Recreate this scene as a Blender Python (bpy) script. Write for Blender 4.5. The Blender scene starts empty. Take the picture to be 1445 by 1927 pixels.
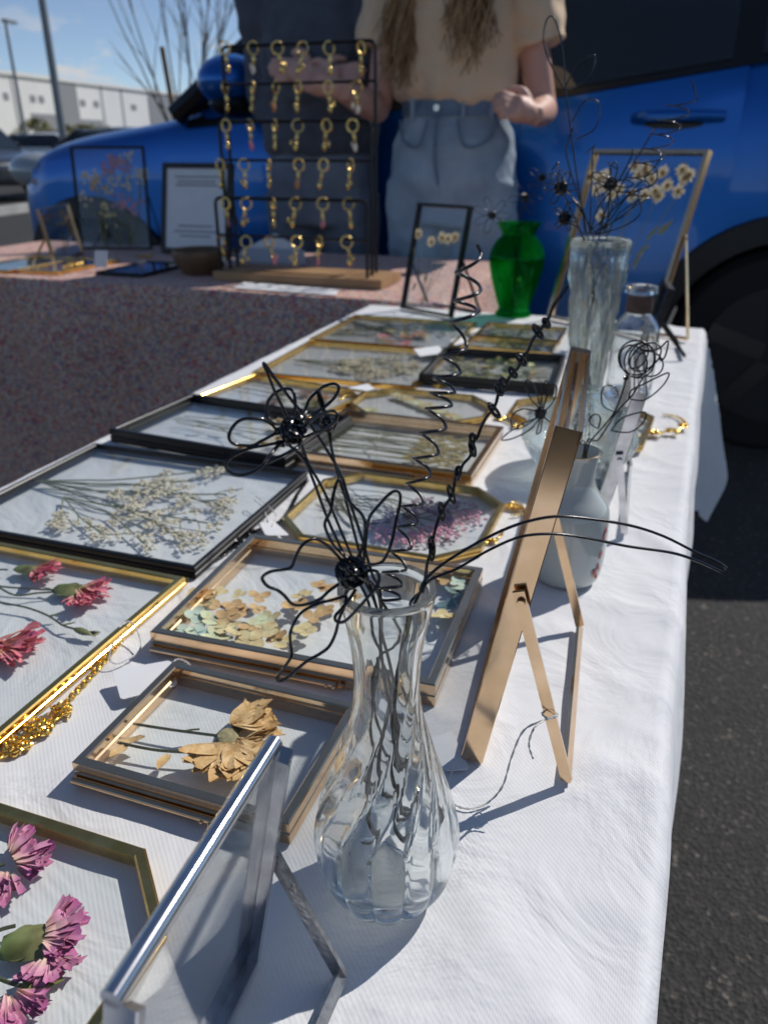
import bpy, bmesh, math, random
from math import sin, cos, pi, radians, sqrt, atan2, hypot, floor
from mathutils import Vector as V, Matrix, noise

sc = bpy.context.scene
# ------------------------------------------------------------------ camera, sky, sun, exposure
CAMZ = 1.045
TZ = 0.73                                   # top of the white table
PITCH, YAW, FPX = radians(25), radians(19.5), 1480.0
cd = bpy.data.cameras.new('camera'); cam = bpy.data.objects.new('camera', cd)
sc.collection.objects.link(cam); sc.camera = cam
cd.sensor_fit = 'VERTICAL'; cd.sensor_height = 36.0; cd.sensor_width = 27.0
cd.lens = 36.0 * FPX / 1927.0
cd.clip_start = 0.01; cd.clip_end = 3000
cam.location = (0, 0, CAMZ); cam.rotation_euler = (pi / 2 - PITCH, 0, YAW)
cd.dof.use_dof = True; cd.dof.focus_distance = 0.37; cd.dof.aperture_fstop = 11.5

SUN = V((0.40, 0.60, 0.69)).normalized()    # towards the sun
w = bpy.data.worlds.new('World'); sc.world = w; w.use_nodes = True
nt = w.node_tree; nt.nodes.clear()
out = nt.nodes.new('ShaderNodeOutputWorld'); bg = nt.nodes.new('ShaderNodeBackground')
sky = nt.nodes.new('ShaderNodeTexSky'); sky.sky_type = 'NISHITA'; sky.sun_disc = False
sky.sun_elevation = math.asin(SUN.z); sky.sun_rotation = atan2(SUN.x, SUN.y)
sky.dust_density = 0.0; sky.ozone_density = 1.0; sky.air_density = 0.9; sky.altitude = 3500
tc = nt.nodes.new('ShaderNodeTexCoord'); sep = nt.nodes.new('ShaderNodeSeparateXYZ')
nt.links.new(tc.outputs['Generated'], sep.inputs[0])
mp = nt.nodes.new('ShaderNodeMapping'); mp.inputs['Scale'].default_value = (1, 1, 2.6)
nt.links.new(tc.outputs['Generated'], mp.inputs[0])
nz = nt.nodes.new('ShaderNodeTexNoise'); nz.inputs['Scale'].default_value = 14.0; nz.inputs['Detail'].default_value = 7
nz.inputs['Roughness'].default_value = 0.55
nt.links.new(mp.outputs[0], nz.inputs['Vector'])
r1 = nt.nodes.new('ShaderNodeMapRange'); r1.inputs[1].default_value = 0.56; r1.inputs[2].default_value = 0.66
nt.links.new(nz.outputs['Fac'], r1.inputs[0])
r2 = nt.nodes.new('ShaderNodeMapRange'); r2.inputs[1].default_value = 0.135; r2.inputs[2].default_value = 0.085
nt.links.new(sep.outputs['Z'], r2.inputs[0])
mu = nt.nodes.new('ShaderNodeMath'); mu.operation = 'MULTIPLY'
nt.links.new(r1.outputs[0], mu.inputs[0]); nt.links.new(r2.outputs[0], mu.inputs[1])
mx = nt.nodes.new('ShaderNodeMix'); mx.data_type = 'RGBA'
hs = nt.nodes.new('ShaderNodeHueSaturation'); hs.inputs['Saturation'].default_value = 0.97; nt.links.new(sky.outputs[0], hs.inputs['Color'])
nt.links.new(mu.outputs[0], mx.inputs['Factor']); nt.links.new(hs.outputs[0], mx.inputs['A'])
mx.inputs['B'].default_value = (5.6, 5.8, 6.1, 1)
nt.links.new(mx.outputs['Result'], bg.inputs['Color']); bg.inputs['Strength'].default_value = 0.132
nt.links.new(bg.outputs[0], out.inputs[0])

sl = bpy.data.lights.new('sun', 'SUN'); sun = bpy.data.objects.new('sun', sl); sc.collection.objects.link(sun)
sl.energy = 4.7; sl.angle = radians(0.53); sl.color = (1.0, 0.96, 0.905)
sun.rotation_euler = (-SUN).to_track_quat('-Z', 'Y').to_euler(); sun.location = (3, 4, 8)
sl.cycles.is_caustics_light = CAUST = False

vs = sc.view_settings
vs.view_transform = 'Standard'; vs.look = 'None'; vs.exposure = -0.36; vs.gamma = 1.0; vs.use_curve_mapping = False
sc.cycles.use_denoising = True; sc.cycles.max_bounces = 14; sc.cycles.transmission_bounces = 12
sc.cycles.transparent_max_bounces = 24; sc.cycles.glossy_bounces = 6; sc.cycles.diffuse_bounces = 3
sc.cycles.caustics_reflective = True; sc.cycles.caustics_refractive = True; sc.cycles.blur_glossy = 12.0
sc.cycles.sample_clamp_indirect = 0.0

random.seed(7)
rnd = random.random
def ru(a, b): return a + (b - a) * random.random()

# ------------------------------------------------------------------ from a direction in view to a place on a real surface
FW = V((-sin(YAW) * cos(PITCH), cos(YAW) * cos(PITCH), -sin(PITCH)))
RT = V((cos(YAW), sin(YAW), 0)); DN = FW.cross(RT)
CAM = V((0, 0, CAMZ)); UP = V((0, 0, 1))
def ray(px, py): return RT * (px - 722.5) + DN * (py - 963.5) + FW * FPX
def T(px, py, dz=0.0, z=TZ):
    r = ray(px, py); return CAM + r * ((z + dz - CAMZ) / r.z)
def PY(px, py, y):
    r = ray(px, py); return CAM + r * (y / r.y)
def PN(px, py, q, n):
    r = ray(px, py); return CAM + r * ((q - CAM).dot(n) / r.dot(n))
def PV(b, px, py):
    r = ray(px, py); s = (r.x * b.x + r.y * b.y) / (r.x ** 2 + r.y ** 2); return CAM + r * s
def depth(p): return (p - CAM).dot(FW)

# ------------------------------------------------------------------ objects
COL = sc.collection
def tag(o, label=None, cat=None, group=None, kind=None):
    if label: o['label'] = label
    if cat: o['category'] = cat
    if group: o['group'] = group
    if kind: o['kind'] = kind
    return o
WL = {}
def thing(name, label, cat, loc, group=None, rotz=0.0):
    o = bpy.data.objects.new(name, None); COL.objects.link(o); o.empty_display_size = 0.02
    o.location = loc; o.rotation_euler = (0, 0, rotz); WL[o.name] = V(loc)
    return tag(o, label, cat, group)

class MB:
    def __init__(s): s.v = []; s.f = []; s.t = []
    def add(s, vs, fs, tone=0.0):
        b = len(s.v); s.v += [tuple(p) for p in vs]; s.f += [tuple(i + b for i in q) for q in fs]
        s.t += list(tone) if isinstance(tone, (list, tuple)) else [tone] * len(vs); return s
    def loft(s, rings, closed=True, caps=True, tone=0.0, wrap=False):
        n = len(rings[0]); m = len(rings); vs = [p for r in rings for p in r]; fs = []
        for i in range(m if wrap else m - 1):
            a = i * n; b = ((i + 1) % m) * n
            for j in range(n if closed else n - 1):
                k = (j + 1) % n; fs.append((a + j, a + k, b + k, b + j))
        if caps and closed and not wrap:
            fs.append(tuple(range(n - 1, -1, -1))); fs.append(tuple((m - 1) * n + j for j in range(n)))
        tn = [x for x in tone for _ in range(n)] if isinstance(tone, (list, tuple)) else tone
        return s.add(vs, fs, tn)
    def sweep(s, pts, sec, closed=False, up=None, caps=True, tone=0.0):
        """sec(i) -> list of 2D points; parallel transport, or a fixed up vector"""
        pts = [V(p) for p in pts]; m = len(pts); N = None; rings = []
        for i in range(m):
            if closed: d = pts[(i + 1) % m] - pts[i - 1]
            else: d = pts[min(i + 1, m - 1)] - pts[max(i - 1, 0)]
            if d.length < 1e-9: d = V((0, 0, 1))
            d.normalize()
            if up is not None: N = V(up)
            elif N is None: N = V((0, 0, 1)) if abs(d.z) < .9 else V((1, 0, 0))
            N = N - d * N.dot(d)
            if N.length < 1e-6: N = d.orthogonal()
            N.normalize(); B = d.cross(N)
            rings.append([pts[i] + N * a + B * b for a, b in sec(i)])
        return s.loft(rings, True, caps, tone, wrap=closed)
    def tube(s, pts, r, n=6, closed=False, tone=0.0, caps=True):
        cs = [(cos(2 * pi * k / n), sin(2 * pi * k / n)) for k in range(n)]
        g = (lambda i: r[i]) if isinstance(r, (list, tuple)) else (lambda i: r)
        return s.sweep(pts, lambda i: [(g(i) * a, g(i) * b) for a, b in cs], closed, None, caps, tone)
    def bar(s, pts, a, b, up):
        return s.sweep(pts, lambda i: [(-a / 2, -b / 2), (a / 2, -b / 2), (a / 2, b / 2), (-a / 2, b / 2)], False, up)
    def obox(s, o, a, b, c):
        o, a, b, c = V(o), V(a), V(b), V(c)
        vs = [o, o + a, o + a + b, o + b, o + c, o + a + c, o + a + b + c, o + b + c]
        return s.add(vs, [(0, 3, 2, 1), (4, 5, 6, 7), (0, 1, 5, 4), (1, 2, 6, 5), (2, 3, 7, 6), (3, 0, 4, 7)])
    def box(s, x0, x1, y0, y1, z0, z1): return s.obox((x0, y0, z0), (x1 - x0, 0, 0), (0, y1 - y0, 0), (0, 0, z1 - z0))
    def lathe(s, prof, n=32, c=(0, 0, 0), fun=None, wrap=False):
        c = V(c); rings = []
        for r, z in prof:
            ring = []
            for k in range(n):
                a = 2 * pi * k / n; q = fun(r, z, a) if fun else (r, a)
                ring.append(c + V((q[0] * cos(q[1]), q[0] * sin(q[1]), z)))
            rings.append(ring)
        return s.loft(rings, True, not wrap, 0.0, wrap)
    def prism(s, poly, z0, z1):
        n = len(poly); return s.loft([[V((x, y, z0)) for x, y in poly], [V((x, y, z1)) for x, y in poly]])
    def ball(s, c, r, n=8, m=6, jit=0.0, tone=0.0):
        c = V(c); r = V(r) if isinstance(r, (tuple, list, V)) else V((r, r, r)); vs = []; fs = []
        vs.append(c + V((0, 0, -r.z)))
        for i in range(1, m):
            t = pi * i / m
            for k in range(n):
                a = 2 * pi * k / n; q = 1 + jit * (rnd() - .5)
                vs.append(c + V((r.x * sin(t) * cos(a) * q, r.y * sin(t) * sin(a) * q, -r.z * cos(t) * q)))
        vs.append(c + V((0, 0, r.z))); L = len(vs) - 1
        for k in range(n):
            fs.append((0, 1 + (k + 1) % n, 1 + k)); b = 1 + (m - 2) * n; fs.append((L, b + k, b + (k + 1) % n))
        for i in range(m - 2):
            for k in range(n):
                a = 1 + i * n; fs.append((a + k, a + (k + 1) % n, a + n + (k + 1) % n, a + n + k))
        return s.add(vs, fs, tone)
    def grid(s, fn, nu, nv, tone=0.0):
        vs = [fn(i / nu, j / nv) for i in range(nu + 1) for j in range(nv + 1)]
        return s.add(vs, [(i * (nv + 1) + j, (i + 1) * (nv + 1) + j, (i + 1) * (nv + 1) + j + 1, i * (nv + 1) + j + 1) for i in range(nu) for j in range(nv)], tone)
    def petal(s, o, d, nrm, L, wd, curl=0.0, tip=0.0, seg=4, jag=0, tone=(0, 1), wav=0.0, th=0.0003):
        """one petal: a thin closed leaf shape from o along d"""
        o = V(o); d = V(d).normalized(); nrm = V(nrm).normalized(); sd = nrm.cross(d).normalized(); up = d.cross(sd) * -1
        if up.dot(nrm) < 0: up = -up
        top = []; bot = []; tn = []; ph = ru(0, 6)
        for i in range(seg + 1):
            t = i / seg; hw = wd * .5 * ((.25 + .75 * t) if jag else (sin(pi * min(1, .05 + t * .92)) ** (.7 if t < .5 else .55) if tip else sin(pi * min(1, .12 + t * .80)) ** .7))
            if i == seg and not jag: hw *= .45 + tip
            q = o + d * (L * t) + up * (curl * t * t + wav * sin(ph + t * 5))
            cup = up * (abs(curl) * .25 + abs(wav) * .8)
            row = [q - sd * hw + cup, q, q + sd * hw + cup * (.6 if wav else 1)]
            if jag and i == seg: row = [row[0] + d * ru(-.18, .1) * L, row[1] + d * ru(-.2, .15) * L, row[2] + d * ru(-.18, .1) * L]
            top += row; tn += [tone[0] + (tone[1] - tone[0]) * t] * 3
        n = len(top); fs = []
        if th == 0:
            for i in range(seg):
                for j in range(2): a = i * 3 + j; fs.append((a, a + 1, a + 4, a + 3))
            return s.add(top, fs, tn)
        bot = [p - up * th for p in top]
        for i in range(seg):
            for j in range(2):
                a = i * 3 + j; fs.append((a, a + 1, a + 4, a + 3)); fs.append((n + a, n + a + 3, n + a + 4, n + a + 1))
        for i in range(seg):
            a = i * 3; fs.append((a, a + 3, n + a + 3, n + a)); a += 2; fs.append((a, n + a, n + a + 3, a + 3))
        fs += [(0, n, n + 1, 1), (1, n + 1, n + 2, 2)]
        a = seg * 3; fs += [(a, a + 1, n + a + 1, n + a), (a + 1, a + 2, n + a + 2, n + a + 1)]
        return s.add(top + bot, fs, tn + tn)
    def build(s, name, mat, parent=None, base=None, local=False, smooth=True, ang=38):
        if parent is not None: L = V((0, 0, 0)) if local else WL[parent.name]
        elif base is not None: L = V(base)
        else: L = V((0, 0, 0))
        me = bpy.data.meshes.new(name)
        me.from_pydata([(p[0] - L.x, p[1] - L.y, p[2] - L.z) for p in s.v], [], s.f)
        if any(s.t):
            ang = max(ang, 80)
            at = me.attributes.new('tone', 'FLOAT', 'POINT'); at.data.foreach_set('value', [float(x) for x in s.t])
        if smooth:
            me.polygons.foreach_set('use_smooth', [True] * len(me.polygons)); me.set_sharp_from_angle(angle=radians(ang))
        me.materials.append(M[mat] if isinstance(mat, str) else mat)
        o = bpy.data.objects.new(name, me); COL.objects.link(o)
        if parent is not None: o.parent = parent; WL[o.name] = V(L)
        else: o.location = L; WL[o.name] = V(L)
        return o
def fixn(o):
    bm = bmesh.new(); bm.from_mesh(o.data); bmesh.ops.recalc_face_normals(bm, faces=bm.faces); bm.to_mesh(o.data); bm.free(); return o
def cr(pts, n=6, closed=False):
    P = [V(p) for p in pts]; m = len(P); o = []
    for i in range(m if closed else m - 1):
        if closed: a, b, c, d = P[i - 1], P[i], P[(i + 1) % m], P[(i + 2) % m]
        else: a, b, c, d = P[max(i - 1, 0)], P[i], P[i + 1], P[min(i + 2, m - 1)]
        for k in range(n):
            t = k / n; o.append(.5 * ((2 * b) + (c - a) * t + (2 * a - 5 * b + 4 * c - d) * t * t + (3 * b - a - 3 * c + d) * t ** 3))
    if not closed: o.append(P[-1])
    return o
def bake(o, *mods):
    """apply modifiers given as (type, dict)"""
    for t, kw in mods:
        m = o.modifiers.new(t, t)
        for k, v_ in kw.items(): setattr(m, k, v_)
    dg = bpy.context.evaluated_depsgraph_get(); me = bpy.data.meshes.new_from_object(o.evaluated_get(dg))
    o.modifiers.clear(); old = o.data; me.name = old.name; o.data = me; bpy.data.meshes.remove(old)
    me.polygons.foreach_set('use_smooth', [True] * len(me.polygons)); return o
def copy_tree(o, parent=None):
    c = o.copy(); COL.objects.link(c)
    if parent is not None: c.parent = parent
    for ch in list(o.children): copy_tree(ch, c)
    return c

# ------------------------------------------------------------------ materials
M = {}
def node(nt, t, **kw):
    n = nt.nodes.new(t)
    for k, v_ in kw.items():
        if k in n.inputs: n.inputs[k].default_value = v_
        else: setattr(n, k, v_)
    return n
def P(name, c, c2=None, rough=.5, metal=0., ns=20., bump=0., bs=200., coat=0., tone=None, spec=.5, det=4., sheen=0., sss=0., thr=(.35, .65), bd=.001, rv=0.):
    m = bpy.data.materials.new(name); m.use_nodes = True; nt = m.node_tree; b = nt.nodes['Principled BSDF']; L = nt.links.new
    b.inputs['Base Color'].default_value = (*c, 1); b.inputs['Roughness'].default_value = rough; b.inputs['Metallic'].default_value = metal
    b.inputs['Specular IOR Level'].default_value = spec; b.inputs['Coat Weight'].default_value = coat; b.inputs['Coat Roughness'].default_value = .04
    b.inputs['Sheen Weight'].default_value = sheen
    if sss: b.inputs['Subsurface Weight'].default_value = sss; b.inputs['Subsurface Radius'].default_value = (.01, .004, .002); b.inputs['Subsurface Scale'].default_value = 1.0
    tc = node(nt, 'ShaderNodeTexCoord'); src = None
    if tone:
        at = node(nt, 'ShaderNodeAttribute', attribute_name='tone'); rp = node(nt, 'ShaderNodeValToRGB'); L(at.outputs['Fac'], rp.inputs[0])
        e = rp.color_ramp.elements
        while len(e) < len(tone): e.new(.5)
        for k, q in enumerate(tone): e[k].position = k / (len(tone) - 1); e[k].color = (*q, 1)
        src = rp.outputs[0]
    if c2:
        n = node(nt, 'ShaderNodeTexNoise', Scale=ns, Detail=det); L(tc.outputs['Object'], n.inputs['Vector'])
        mr = node(nt, 'ShaderNodeMapRange'); mr.inputs[1].default_value = thr[0]; mr.inputs[2].default_value = thr[1]; L(n.outputs['Fac'], mr.inputs[0])
        mix = node(nt, 'ShaderNodeMix', data_type='RGBA'); L(mr.outputs[0], mix.inputs['Factor'])
        if src: mix.blend_type = 'MULTIPLY'; L(src, mix.inputs['A'])
        else: mix.inputs['A'].default_value = (*c, 1)
        mix.inputs['B'].default_value = (*c2, 1); src = mix.outputs['Result']
        if rv:
            m2 = node(nt, 'ShaderNodeMapRange'); m2.inputs[3].default_value = max(0, rough - rv); m2.inputs[4].default_value = rough + rv
            L(n.outputs['Fac'], m2.inputs[0]); L(m2.outputs[0], b.inputs['Roughness'])
    if src: L(src, b.inputs['Base Color'])
    if bump:
        n = node(nt, 'ShaderNodeTexNoise', Scale=bs, Detail=3.); L(tc.outputs['Object'], n.inputs['Vector'])
        bp = node(nt, 'ShaderNodeBump', Strength=bump, Distance=bd); L(n.outputs['Fac'], bp.inputs['Height']); L(bp.outputs[0], b.inputs['Normal'])
    M[name] = m; return m
def bsdf(n): return M[n].node_tree.nodes['Principled BSDF']

P('gold', (.90, .60, .20), (.78, .48, .13), .16, 1., 60, coat=.0, rv=.06)
P('brass', (.78, .54, .20), (.58, .38, .12), .24, 1., 90, rv=.08)
P('champagne', (.78, .56, .36), (.68, .47, .28), .15, 1., 45, rv=.06)
P('steel', (.66, .66, .68), (.48, .48, .50), .14, 1., 70, rv=.06)
P('solder', (.42, .42, .43), (.28, .28, .29), .3, 1., 260, bump=.3, bs=400)
P('black_metal', (.006, .0065, .008), (.010, .010, .011), .38, 0., 40, spec=.35)
P('wire', (.004, .0035, .005), None, .22, .0, coat=.25)
P('gold_chain', (1.0, .74, .24), (.95, .62, .15), .26, 1., 80)
P('black_chain', (.02, .02, .022), None, .25, .6)
P('paper', (.80, .80, .80), (.76, .76, .77), .75, ns=30, bump=.06, bs=300)
P('string', (.74, .72, .68), (.6, .58, .54), .9, ns=900, bump=.4, bs=1500)
P('ceramic', (.50, .53, .50), (.46, .49, .47), .07, ns=8, coat=.5)
P('red_glaze', (.55, .03, .02), None, .2)
P('wood', (.42, .25, .12), (.30, .17, .08), .5, ns=9, bump=.15, bs=60)
P('bowl_wood', (.20, .11, .055), (.12, .065, .03), .5, ns=25, bump=.2, bs=90)
P('leather', (.09, .045, .03), (.06, .03, .02), .6, ns=120, bump=.3, bs=400)
P('stem', (.16, .19, .07), (.22, .19, .09), .7, ns=120)
P('stem_dark', (.07, .09, .035), (.10, .09, .045), .7, ns=150)
P('leaf', (.20, .24, .08), (.30, .25, .10), .65, ns=90)
P('leaf_dark', (.08, .12, .04), (.16, .15, .06), .65, ns=90)
P('calyx', (.17, .22, .07), (.27, .26, .11), .6, ns=60, tone=((.15, .22, .06), (.34, .30, .14)))
P('carnation_pink', (.6, .2, .25), (.8, .72, .6), .7, ns=120, tone=((.70, .55, .36), (.80, .34, .34), (.72, .14, .27)))
P('carnation_purple', (.4, .1, .3), (.8, .7, .7), .65, ns=140, tone=((.76, .60, .42), (.72, .36, .46), (.50, .13, .34)))
P('tan_petal', (.5, .35, .2), (.75, .66, .5), .75, ns=160, tone=((.52, .34, .15), (.76, .55, .29), (.70, .46, .20)), bump=.5, bs=350)
P('seed_head', (.24, .22, .11), (.36, .30, .17), .85, ns=300, bump=.6, bs=500)
P('cream', (.72, .66, .50), (.58, .50, .34), .85, ns=300)
P('daisy', (.62, .55, .38), (.55, .45, .28), .8, ns=200, tone=((.50, .34, .14), (.78, .70, .52), (.82, .76, .62)))
P('daisy_eye', (.36, .19, .05), (.26, .13, .04), .85, ns=300)
P('hyd_tan', (.66, .44, .20), (.52, .32, .13), .7, ns=110)
P('hyd_cream', (.72, .64, .36), (.64, .48, .22), .7, ns=130)
P('hyd_green', (.56, .64, .42), (.68, .62, .36), .7, ns=110)
P('hyd_blue', (.46, .62, .56), (.58, .64, .46), .7, ns=110)
P('hyd_teal', (.10, .22, .27), (.16, .20, .16), .7, ns=140)
P('pink_bloom', (.74, .40, .46), (.60, .30, .42), .8, ns=250)
P('mauve_bloom', (.40, .22, .38), (.50, .34, .36), .8, ns=250)
P('red_bloom', (.45, .13, .10), (.56, .30, .16), .8, ns=150)
P('brown_bloom', (.24, .14, .08), (.32, .20, .12), .8, ns=150)
P('dark_bloom', (.16, .12, .13), (.24, .17, .13), .8, ns=150)
P('grass_head', (.27, .22, .08), (.36, .29, .13), .8, ns=200)
P('skin', (.66, .38, .29), (.60, .33, .25), .5, ns=14, sss=.08, bump=.05, bs=300)
P('tan_shirt', (.80, .57, .37), (.74, .52, .33), .9, ns=8, bump=.12, bs=700, sheen=.2)
P('hoodie', (.070, .076, .098), (.090, .097, .120), .9, ns=20, bump=.2, bs=500, sheen=.2)
P('grey_jeans', (.17, .19, .235), (.22, .245, .29), .9, ns=12, bump=.15, bs=600)
P('denim', (.24, .31, .39), (.38, .47, .55), .9, ns=7, bump=.2, bs=700, det=6)
P('denim_dark', (.12, .18, .26), (.18, .25, .33), .9, ns=30, bump=.2, bs=700)
P('hair', (.26, .15, .065), (.52, .34, .16), .45, ns=30, thr=(.4, .75))
P('hair_dark', (.035, .022, .014), None, .5)
P('shoe', (.6, .6, .58), None, .7)
P('car_blue', (.0, .13, .50), (.0, .12, .46), .30, .55, 5, coat=.5)
P('car_grey', (.05, .055, .065), None, .3, .4, coat=1.)
P('car_white', (.6, .6, .6), None, .3, coat=1.)
P('cladding', (.012, .012, .013), None, .55)
P('tyre', (.012, .012, .012), None, .85, bump=.3, bs=60)
P('rim', (.10, .10, .11), None, .25, .9)
P('car_glass', (.016, .022, .026), None, .03, coat=.6)
P('car_trim', (.01, .01, .01), None, .35)
P('lamp_lens', (.35, .38, .40), None, .05, coat=1.)
P('lamp_amber', (.30, .10, .03), None, .2)
P('wall_white', (.74, .74, .73), (.70, .70, .69), .9, ns=.4)
P('wall_grey', (.25, .26, .28), None, .9)
P('dark_glass', (.03, .04, .05), None, .1)
P('pole', (.24, .25, .26), None, .5, .6)
P('stake', (.26, .13, .05), (.18, .09, .04), .8, ns=20)
P('twig', (.24, .19, .14), (.16, .12, .09), .85, ns=12)
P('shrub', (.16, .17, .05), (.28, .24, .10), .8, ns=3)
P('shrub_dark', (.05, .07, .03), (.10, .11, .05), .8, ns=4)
P('grey_card', (.45, .45, .46), None, .8)
P('print_grey', (.30, .31, .34), None, .8)
P('sign_black', (.015, .014, .014), None, .4)
P('charm_pink', (.60, .30, .33), None, .3, coat=.5)
P('charm_white', (.72, .70, .66), None, .3, coat=.5)
P('charm_green', (.22, .32, .26), None, .3, coat=.5)
P('charm_amber', (.50, .20, .05), None, .3, coat=.5)
P('charm_gold', (.80, .55, .18), None, .2, 1.)
P('gold_satin', (.78, .55, .20), None, .28, 1.)
P('folding_table', (.55, .55, .54), None, .6)
P('metal_leg', (.20, .20, .21), None, .45, .8)
P('kerb', (.42, .41, .39), (.34, .33, .31), .9, ns=4)

def thin_glass(name, tint, ior=1.45, rough=0.0):
    m = bpy.data.materials.new(name); m.use_nodes = True; nt = m.node_tree; nt.nodes.clear(); L = nt.links.new
    o = node(nt, 'ShaderNodeOutputMaterial'); t = node(nt, 'ShaderNodeBsdfTransparent', Color=(*tint, 1)); g = node(nt, 'ShaderNodeBsdfGlossy', Roughness=rough)
    lw = node(nt, 'ShaderNodeLayerWeight', Blend=.5); pw = node(nt, 'ShaderNodeMath', operation='POWER'); pw.inputs[1].default_value = 5.0
    fr = node(nt, 'ShaderNodeMath', operation='MULTIPLY_ADD'); fr.inputs[1].default_value = .80; fr.inputs[2].default_value = .022; mx = node(nt, 'ShaderNodeMixShader')
    L(lw.outputs['Facing'], pw.inputs[0]); L(pw.outputs[0], fr.inputs[0]); L(fr.outputs[0], mx.inputs[0]); L(t.outputs[0], mx.inputs[1]); L(g.outputs[0], mx.inputs[2]); L(mx.outputs[0], o.inputs[0]); M[name] = m
thin_glass('pane', (.992, .998, .996))
thin_glass('pane_edge', (.45, .72, .60))
def vase_glass(name, tint, mixt, ior=1.46, bump=0.0, bs=60.):
    m = bpy.data.materials.new(name); m.use_nodes = True; nt = m.node_tree; nt.nodes.clear(); L = nt.links.new
    o = node(nt, 'ShaderNodeOutputMaterial'); g = node(nt, 'ShaderNodeBsdfGlass', Color=(*tint, 1), IOR=ior, Roughness=0.0)
    t = node(nt, 'ShaderNodeBsdfTransparent', Color=(*tint, 1)); mx = node(nt, 'ShaderNodeMixShader'); mx.inputs[0].default_value = mixt
    if bump:
        tc = node(nt, 'ShaderNodeTexCoord'); n = node(nt, 'ShaderNodeTexNoise', Scale=bs, Detail=2.); L(tc.outputs['Object'], n.inputs['Vector'])
        bp = node(nt, 'ShaderNodeBump', Strength=bump, Distance=.004); L(n.outputs['Fac'], bp.inputs['Height']); L(bp.outputs[0], g.inputs['Normal'])
    L(g.outputs[0], mx.inputs[1]); L(t.outputs[0], mx.inputs[2]); L(mx.outputs[0], o.inputs[0]); M[name] = m
vase_glass('glass', (.985, .997, .993), .06)
vase_glass('cut_glass', (.95, .975, .965), .30, bump=.2, bs=90)
vase_glass('green_glass', (.14, .76, .34), .35)

def weave(name, c, c2, scale, bumpd, rough=.9):
    P(name, c, c2, rough, ns=5, spec=.25, sheen=.15); nt = M[name].node_tree; L = nt.links.new
    tc = node(nt, 'ShaderNodeTexCoord'); b = bsdf(name)
    w1 = node(nt, 'ShaderNodeTexWave', Scale=scale); w1.bands_direction = 'X'; w1.inputs['Distortion'].default_value = .6; w1.inputs['Detail Scale'].default_value = 3
    w2 = node(nt, 'ShaderNodeTexWave', Scale=scale * .72); w2.bands_direction = 'DIAGONAL'; w2.inputs['Distortion'].default_value = .5
    n = node(nt, 'ShaderNodeTexNoise', Scale=11., Detail=4.); n.inputs['Distortion'].default_value = 1.5
    for q in (w1, w2, n): L(tc.outputs['Object'], q.inputs['Vector'])
    a = node(nt, 'ShaderNodeMath', operation='ADD'); L(w1.outputs['Fac'], a.inputs[0]); L(w2.outputs['Fac'], a.inputs[1])
    bp = node(nt, 'ShaderNodeBump', Strength=.5, Distance=bumpd); L(a.outputs[0], bp.inputs['Height'])
    b2 = node(nt, 'ShaderNodeBump', Strength=.5, Distance=.012); L(n.outputs['Fac'], b2.inputs['Height']); L(bp.outputs[0], b2.inputs['Normal']); L(b2.outputs[0], b.inputs['Normal'])
weave('white_cloth', (.75, .75, .76), (.72, .725, .735), 290., .00010)

def floral():
    P('floral', (.5, .4, .4), None, .9, sheen=.1); nt = M['floral'].node_tree; L = nt.links.new; b = bsdf('floral')
    tc = node(nt, 'ShaderNodeTexCoord')
    n = node(nt, 'ShaderNodeTexNoise', Scale=40., Detail=3.); L(tc.outputs['Object'], n.inputs['Vector'])
    ad = node(nt, 'ShaderNodeMix', data_type='RGBA'); ad.blend_type = 'LINEAR_LIGHT'; ad.inputs['Factor'].default_value = .012; L(tc.outputs['Object'], ad.inputs['A']); L(n.outputs['Color'], ad.inputs['B'])
    base = None
    for k, (s, cols) in enumerate(((150., ((.66, .42, .34), (.56, .07, .07), (.68, .46, .36), (.20, .21, .28), (.64, .33, .26), (.60, .34, .12))), (240., ((.62, .45, .35), (.50, .07, .08), (.70, .54, .42), (.26, .26, .20), (.74, .57, .46), (.16, .17, .25))))):
        v_ = node(nt, 'ShaderNodeTexVoronoi', Scale=s); L(ad.outputs['Result'], v_.inputs['Vector'])
        rp = node(nt, 'ShaderNodeValToRGB'); rp.color_ramp.interpolation = 'CONSTANT'; e = rp.color_ramp.elements
        while len(e) < len(cols): e.new(.5)
        for i, q in enumerate(cols): e[i].position = i / len(cols); e[i].color = (*q, 1)
        sp = node(nt, 'ShaderNodeSeparateColor'); L(v_.outputs['Color'], sp.inputs[0]); L(sp.outputs[0], rp.inputs[0])
        if base is None: base = rp.outputs[0]
        else:
            mx = node(nt, 'ShaderNodeMix', data_type='RGBA'); L(sp.outputs[1], mx.inputs['Factor']); L(base, mx.inputs['A']); L(rp.outputs[0], mx.inputs['B']); base = mx.outputs['Result']
    L(base, b.inputs['Base Color'])
floral()

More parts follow.
